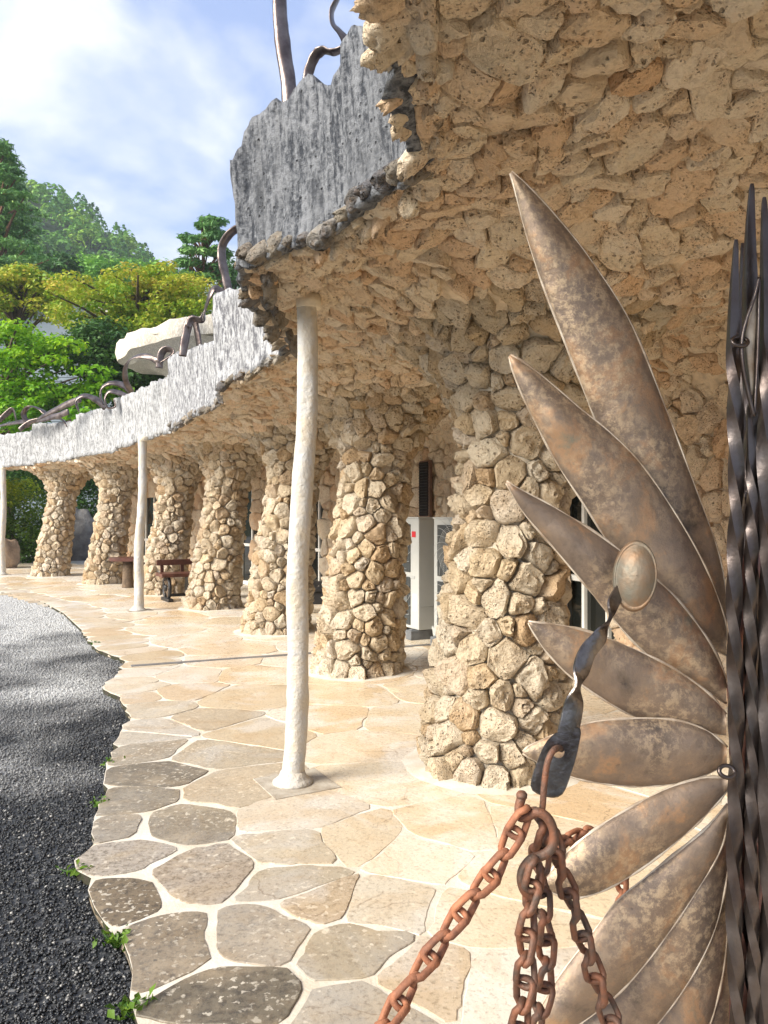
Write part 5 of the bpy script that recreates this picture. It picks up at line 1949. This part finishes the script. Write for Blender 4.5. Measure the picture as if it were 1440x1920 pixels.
gleaf([(985, 1935), (1010, 1890), (1050, 1826), (1110, 1748), (1155, 1690), (1230, 1628), (1320, 1555), (1363, 1506)],
      [(990, 1945), (1045, 1938), (1110, 1900), (1180, 1838), (1250, 1750), (1320, 1645), (1352, 1585), (1364, 1530)], 1.252, 1.205, 0.014)
gleaf([(1040, 2010), (1075, 1950), (1120, 1868), (1175, 1795), (1230, 1715), (1300, 1625), (1362, 1560)],
      [(1060, 2030), (1140, 2000), (1215, 1935), (1285, 1845), (1335, 1750), (1358, 1660), (1365, 1590)], 1.268, 1.225, 0.014)
gleaf([(1120, 2080), (1160, 1990), (1205, 1910), (1255, 1800), (1310, 1690), (1360, 1600)],
      [(1150, 2100), (1245, 2040), (1315, 1950), (1350, 1840), (1364, 1720), (1368, 1640)], 1.284, 1.245, 0.013)
gleaf([(1200, 2130), (1245, 2020), (1285, 1900), (1320, 1780), (1358, 1650)],
      [(1260, 2150), (1330, 2060), (1362, 1950), (1374, 1820), (1374, 1690)], 1.298, 1.26, 0.012)

# bars of the gate


def gbar(px_top, py_top, px_bot, d, r, mat, tw, taper=180, lean=0.0, start=620):
    top = P(px_top, py_top, d)
    bot = Vector((P(px_bot, 0, d).x, d, 0.01))
    n_ = 220
    path, rs, = [], []
    for i in range(n_ + 1):
        u = i / n_
        p = top.lerp(bot, u)
        p.x += 0.003 * math.sin(u * 26 + px_top)
        p.y += 0.003 * math.cos(u * 21 + px_top)
        rs.append(r * min(1.0, 0.25 + 0.75 * (u * (top.z) / (taper / F * d)) ** 0.8) if u > 0 else r * 0.2)
        path.append(p)
    mb = MB()
    vs0 = len(mb.v)
    # twist starts below the plain tapered tip
    L = len(path)
    tw_of = [max(0.0, (i / n_) * top.z - (start - py_top) / F * d) * tw for i in range(L)]
    nseg = 16
    for i, p in enumerate(path):
        for k in range(nseg):
            th = 2 * math.pi * k / nseg
            s_ = min(1.34, 1 / max(abs(math.cos(th)), abs(math.sin(th)))) * 0.9
            x, y = math.cos(th) * s_, math.sin(th) * s_ * 0.8
            a = tw_of[i]
            mb.v.append(p + Vector((x * math.cos(a) - y * math.sin(a), x * math.sin(a) + y * math.cos(a), 0)) * rs[i])
    for i in range(L - 1):
        for k in range(nseg):
            mb.f.append([i * nseg + k, (i + 1) * nseg + k, (i + 1) * nseg + (k + 1) % nseg, i * nseg + (k + 1) % nseg]); mb.m.append(0)
    mb.f.append(list(range(nseg))); mb.m.append(0)
    mb.f.append([(L - 1) * nseg + k for k in range(nseg)][::-1]); mb.m.append(0)
    o = mb.build('twisted_bar', mat, gate)
    o.data.set_sharp_from_angle(angle=0.6)
    return o


gbar(1379, 450, 1376, 1.22, 0.0115, M_IRON, 16, 260, start=640)
gbar(1411, 345, 1402, 1.25, 0.0130, M_IRON, 14, 240, start=700)
gbar(1438, 368, 1436, 1.21, 0.0125, M_IRON, 12, 240, start=640)
gbar(1390, 455, 1394, 1.31, 0.0105, M_IRON, 10, 200, start=640)
gbar(1424, 580, 1420, 1.29, 0.0125, M_REDIRON, 14, 160, start=800)
gbar(1383, 980, 1380, 1.255, 0.0130, M_REDIRON, 18, 120, start=1080)
gbar(1407, 760, 1412, 1.215, 0.0095, M_IRON, 22, 160, start=860)
gbar(1452, 420, 1452, 1.28, 0.0150, M_IRON, 10, 200, start=640)
# slender leaf-shaped loop worked into the bars
mb = MB()
mb.tube(smooth_path([P(x, y, 1.205) for x, y in [(1424, 520), (1414, 560), (1400, 600), (1391, 640), (1394, 690), (1404, 740), (1414, 780)]], 6), 0.0045, 8, flat=(1.0, 0.6))
mb.tube(smooth_path([P(x, y, 1.207) for x, y in [(1424, 520), (1423, 580), (1421, 650), (1418, 710), (1414, 780)]], 6), 0.0045, 8, flat=(1.0, 0.6))
mb.build('loop', M_IRON, gate)
mb = MB()
mb.tube(smooth_path([P(x, y, 1.212) for x, y in [(1420, 560), (1408, 640), (1412, 740)]], 6), [0.0025, .004, .006, .007, .0075, .008, .0075, .007, .006, .005, .004, .003, .002], 8, flat=(0.3, 1.0))
mb.build('slender_leaf', M_COPPER_RIM, gate)
for (x, y) in ((1388, 640), (1362, 1446)):
    mb = MB()
    mb.tube([P(x, y, 1.205) + Vector((0.012 * math.cos(a), 0.008 * math.sin(a) * 0.6, 0.008 * math.sin(a))) for a in [k * math.pi / 8 for k in range(17)]], 0.0035, 6, cap=False)
    mb.build('tie_ring', M_IRON, gate)
# oval bronze boss
mb = MB()
bc = P(1190, 1080, 1.175)
prof_ = [(0.0008, 0.021), (0.012, 0.0202), (0.024, 0.0178), (0.036, 0.013), (0.042, 0.0085), (0.044, 0.0075), (0.0455, 0.009), (0.048, 0.007), (0.049, 0.003), (0.050, -0.001), (0.0475, -0.006), (0.043, -0.008)]
ax = Vector((-0.25, -0.86, 0.08)).normalized()
M_ = Matrix.Translation(bc) @ Matrix.Rotation(0.10, 4, 'Y') @ Matrix.Diagonal((0.62, 1, 1.10, 1)) @ ax.to_track_quat('Z', 'Y').to_matrix().to_4x4()
vs, fs = [], []
for r, z in prof_:
    for k in range(32):
        th = 2 * math.pi * k / 32
        vs.append(M_ @ Vector((r * math.cos(th), r * math.sin(th), z)))
for j in range(len(prof_) - 1):
    for k in range(32):
        fs.append([j * 32 + k, (j + 1) * 32 + k, (j + 1) * 32 + (k + 1) % 32, j * 32 + (k + 1) % 32])
fs.append([(len(prof_) - 1) * 32 + k for k in range(32)])
mb.add(vs, fs)
bo = mb.build('boss', M_BOSS, gate)
mb = MB()
mb.tube([bc + Vector((0.0, 0.006, 0)), bc + Vector((0.004, 0.07, 0))], 0.022, 12)
mb.build('boss_stem', M_IRON, bo)

# ------------------------------------------------------------------ latch strap, hook and chains
st_px = [(1168, 1098), (1150, 1130), (1141, 1165), (1124, 1195), (1100, 1225), (1086, 1270), (1076, 1320), (1064, 1376)]
st_d = [1.185, 1.165, 1.15, 1.14, 1.13, 1.12, 1.112, 1.105]
strap = empty('latch_strap', P(1150, 1130, 1.165))
tag(strap, 'twisted dark steel strap hanging from the bronze boss with a pierced end', 'strap')
path = smooth_path([P(x, y, d) for (x, y), d in zip(st_px, st_d)], 10)
hw = [0.0095 + 0.0065 * i / (len(path) - 1) for i in range(len(path))]
mb = MB()
vs, fs = [], []
L = len(path)
for i, p in enumerate(path):
    u = i / (L - 1)
    t = (path[min(L - 1, i + 1)] - path[max(0, i - 1)]).normalized()
    s_ = t.cross(Vector((0, 1, 0))).normalized()
    w_ = s_.cross(t).normalized()
    # quarter turns in the strip at two places
    a = 0.15 + 1.15 * math.exp(-((u - 0.28) / 0.10) ** 2) + 0.95 * math.exp(-((u - 0.76) / 0.07) ** 2)
    A_ = s_ * math.cos(a) + w_ * math.sin(a)
    B_ = -s_ * math.sin(a) + w_ * math.cos(a)
    for (x, y) in ((-1, -.18), (-.9, -.26), (.9, -.26), (1, -.18), (1, .18), (.9, .26), (-.9, .26), (-1, .18)):
        vs.append(p + A_ * (x * hw[i]) + B_ * (y * 0.010))
for i in range(L - 1):
    for k in range(8):
        fs.append([i * 8 + k, i * 8 + (k + 1) % 8, (i + 1) * 8 + (k + 1) % 8, (i + 1) * 8 + k])
fs += [list(range(8))[::-1], [(L - 1) * 8 + k for k in range(8)]]
mb.add(vs, fs)
mb.build('strip', M_STRAP, strap, smooth='auto')
# pierced end plate
out_px = [(1040, 1374), (1086, 1362), (1084, 1402), (1070, 1452), (1053, 1490), (1026, 1494), (998, 1482), (996, 1460), (1010, 1418), (1024, 1390)]
hole_c = Vector((1047, 1410, 0)); NPL = 36
outer_ = resample(smooth_path([Vector((x, y, 0)) for x, y in out_px + [out_px[0]]], 6), NPL + 1)[:NPL]
ang0 = math.atan2(outer_[0].y - hole_c.y, outer_[0].x - hole_c.x)
orient = 1 if sum((outer_[k].x - hole_c.x) * (outer_[(k + 1) % NPL].y - hole_c.y) - (outer_[(k + 1) % NPL].x - hole_c.x) * (outer_[k].y - hole_c.y) for k in range(NPL)) > 0 else -1
inner_ = []
for k in range(NPL):
    a = math.atan2(outer_[k].y - hole_c.y, outer_[k].x - hole_c.x)
    inner_.append(Vector((hole_c.x + 11 * math.cos(a), hole_c.y + 11 * math.sin(a), 0)))
vs, fs = [], []
def pd(y): return 1.105 - 0.012 * (y - 1355) / 140
for ring, off, k_ in ((inner_, 0, 1), (outer_, 0.001, 0.97), (outer_, 0.003, 1.0), (outer_, 0.007, 1.0), (inner_, 0.009, 1)):
    for q_ in ring:
        qq = hole_c + (q_ - hole_c) * k_
        vs.append(P(qq.x, qq.y, pd(qq.y) + off))
for r in range(5):
    for k in range(NPL):
        k2 = (k + 1) % NPL
        a, b_ = r * NPL, ((r + 1) % 5) * NPL
        fs.append([a + k, b_ + k, b_ + k2, a + k2])
mesh_obj('pierced_plate', vs, fs, M_STRAP, strap, smooth=True).data.set_sharp_from_angle(angle=0.5)

hook = empty('iron_hook', P(1040, 1410, 1.09))
tag(hook, 'brown iron wire hook passing through the pierced plate and carrying the chains', 'hook')
mb = MB()
mb.tube(smooth_path([P(1052, 1404, 1.112), P(1047, 1402, 1.094), P(1036, 1408, 1.082), P(1026, 1430, 1.078), P(1020, 1470, 1.076), P(1017, 1510, 1.075), P(1012, 1535, 1.075), P(1003, 1528, 1.082), P(1000, 1512, 1.085)], 8), 0.0046, 10)
mb.build('rod', M_RUST, hook)
s_hook = empty('s_hook', P(976, 1498, 1.06))
tag(s_hook, 'thick rusty S shaped hook with a knob end above the chains', 'hook')
mb = MB()
mb.tube(smooth_path([P(978, 1493, 1.062), P(973, 1512, 1.06), P(975, 1530, 1.058), P(988, 1530, 1.056), P(1008, 1522, 1.052), P(1028, 1535, 1.05), P(1038, 1562, 1.05), P(1034, 1588, 1.05), P(1018, 1602, 1.05), P(996, 1610, 1.05), P(981, 1628, 1.05), P(977, 1648, 1.05), P(983, 1668, 1.05), P(996, 1680, 1.052), P(1010, 1672, 1.056)], 8), 0.0066, 12)
mb.build('shank', M_RUST, s_hook)
mb = MB(); mb.lathe([(0.004, -0.004), (0.0075, -0.002), (0.0078, 0.003), (0.005, 0.0065)], P(978, 1492, 1.062), 12); mb.build('knob', M_RUST, s_hook)


def link_mesh(wire, half, wid):
    mb = MB()
    pts_ = []
    N_ = 28
    for k in range(N_):
        a = 2 * math.pi * k / N_
        x = (half - wid) * (1 if math.cos(a) > 0.02 else -1 if math.cos(a) < -0.02 else 0) + wid * math.cos(a)
        pts_.append(Vector((x, wid * math.sin(a) * (1 - 0.10 * math.cos(a) ** 2), 0.42 * wid * math.sin(2 * a))))
    n_ = 8
    for i, p in enumerate(pts_):
        t = (pts_[(i + 1) % N_] - pts_[i - 1]).normalized()
        a = Vector((0, 0, 1)); a = (a - t * a.dot(t)).normalized(); b = t.cross(a)
        for k in range(n_):
            th = 2 * math.pi * k / n_
            mb.v.append(p + (a * math.cos(th) * 1.25 + b * math.sin(th)) * wire)
    for i in range(N_):
        for k in range(n_):
            mb.f.append([i * n_ + k, i * n_ + (k + 1) % n_, ((i + 1) % N_) * n_ + (k + 1) % n_, ((i + 1) % N_) * n_ + k]); mb.m.append(0)
    return mb


_link = {}


def chain(label, path, half=0.0215, wire=0.0043, wid=0.0128, mat=M_RUST, roll0=0.4):
    path = [Vector(p) for p in path]
    root = empty('chain', path[0])
    tag(root, label, 'chain', 'rusty chains hanging from the gate hook')
    dense = smooth_path(path, 24)
    pitch = 2 * half - 2.3 * wire - 0.002
    L = sum((b - a).length for a, b in zip(dense, dense[1:]))
    n_ = max(2, int(L / pitch))
    pp = resample(dense, n_ + 1)
    key = (half, wire, wid, mat.name)
    for i in range(n_):
        a, b = pp[i], pp[i + 1]
        c = (a + b) / 2
        t = (b - a).normalized()
        s_ = t.cross(Vector((0, 1, 0))).normalized(); w_ = s_.cross(t)
        ang = roll0 + (math.pi / 2 if i % 2 else 0) + random.uniform(-.25, .25)
        A_ = s_ * math.cos(ang) + w_ * math.sin(ang)
        B_ = t.cross(A_)
        R = Matrix((t, A_, B_)).transposed().to_4x4()
        if key not in _link:
            m_ = link_mesh(wire, half, wid)
            o = mesh_obj('link', m_.v, m_.f, mat, root)
            _link[key] = o.data
        else:
            o = bpy.data.objects.new('link', _link[key])
            COL.objects.link(o)
            o.parent = root
        o.location = c - path[0]
        o.rotation_mode = 'QUATERNION'
        o.rotation_quaternion = R.to_quaternion()
    return root


chain('bright orange rusty chain swinging down to the lower left', [P(985, 1520, 1.055), P(955, 1580, 1.05), P(928, 1630, 1.04), P(880, 1690, 1.02), P(830, 1760, 1.0), P(780, 1830, 0.97), P(735, 1900, 0.94), P(695, 1975, 0.91)], mat=M_RUSTRED)
chain('front strand of brown chain hanging straight down from the S hook', [P(1002, 1615, 1.045), P(998, 1660, 1.04), P(988, 1720, 1.035), P(985, 1780, 1.03), P(984, 1840, 1.03), P(975, 1900, 1.03), P(968, 1970, 1.03)])
chain('second brown chain strand hanging behind the straight front strand', [P(1014, 1545, 1.075), P(1012, 1600, 1.08), P(1012, 1660, 1.085), P(1018, 1720, 1.085), P(1024, 1780, 1.085), P(1020, 1850, 1.085), P(1005, 1915, 1.085), P(995, 1980, 1.085)], roll0=0.9)
chain('brown chain running down to the right in front of the copper leaves', [P(1032, 1560, 1.08), P(1046, 1620, 1.09), P(1068, 1680, 1.10), P(1090, 1750, 1.105), P(1112, 1820, 1.11), P(1136, 1890, 1.115), P(1165, 1950, 1.115)])
chain('short reddish chain passing behind the upper edge of a copper leaf', [P(1042, 1588, 1.20), P(1072, 1578, 1.25), P(1108, 1568, 1.31), P(1160, 1640, 1.37), P(1165, 1760, 1.37), P(1125, 1840, 1.33), P(1085, 1872, 1.31), P(1062, 1905, 1.30), P(1050, 1985, 1.29)], mat=M_RUSTRED, wire=0.0043)

# ------------------------------------------------------------------ haze
HAZE = 0.00045
if HAZE:
    mh = bpy.data.materials.new('haze')
    mh.use_nodes = True
    nt = mh.node_tree
    for n in list(nt.nodes):
        nt.nodes.remove(n)
    pv = NN(nt, 'ShaderNodeVolumePrincipled', {'Color': (0.86, 0.93, 1.0, 1), 'Density': HAZE, 'Anisotropy': 0.2})
    mo = NN(nt, 'ShaderNodeOutputMaterial')
    nt.links.new(pv.outputs[0], mo.inputs['Volume'])
    x0, x1, y0, y1, z0, z1 = -905, 905, -205, 1305, -3.2, 224
    hv = [(x, y, z) for z in (z0, z1) for y in (y0, y1) for x in (x0, x1)]
    o = mesh_obj('haze', hv, [[0, 2, 3, 1], [4, 5, 7, 6], [0, 1, 5, 4], [2, 6, 7, 3], [0, 4, 6, 2], [1, 3, 7, 5]], mh, smooth=False)
    tag(o, kind='stuff')
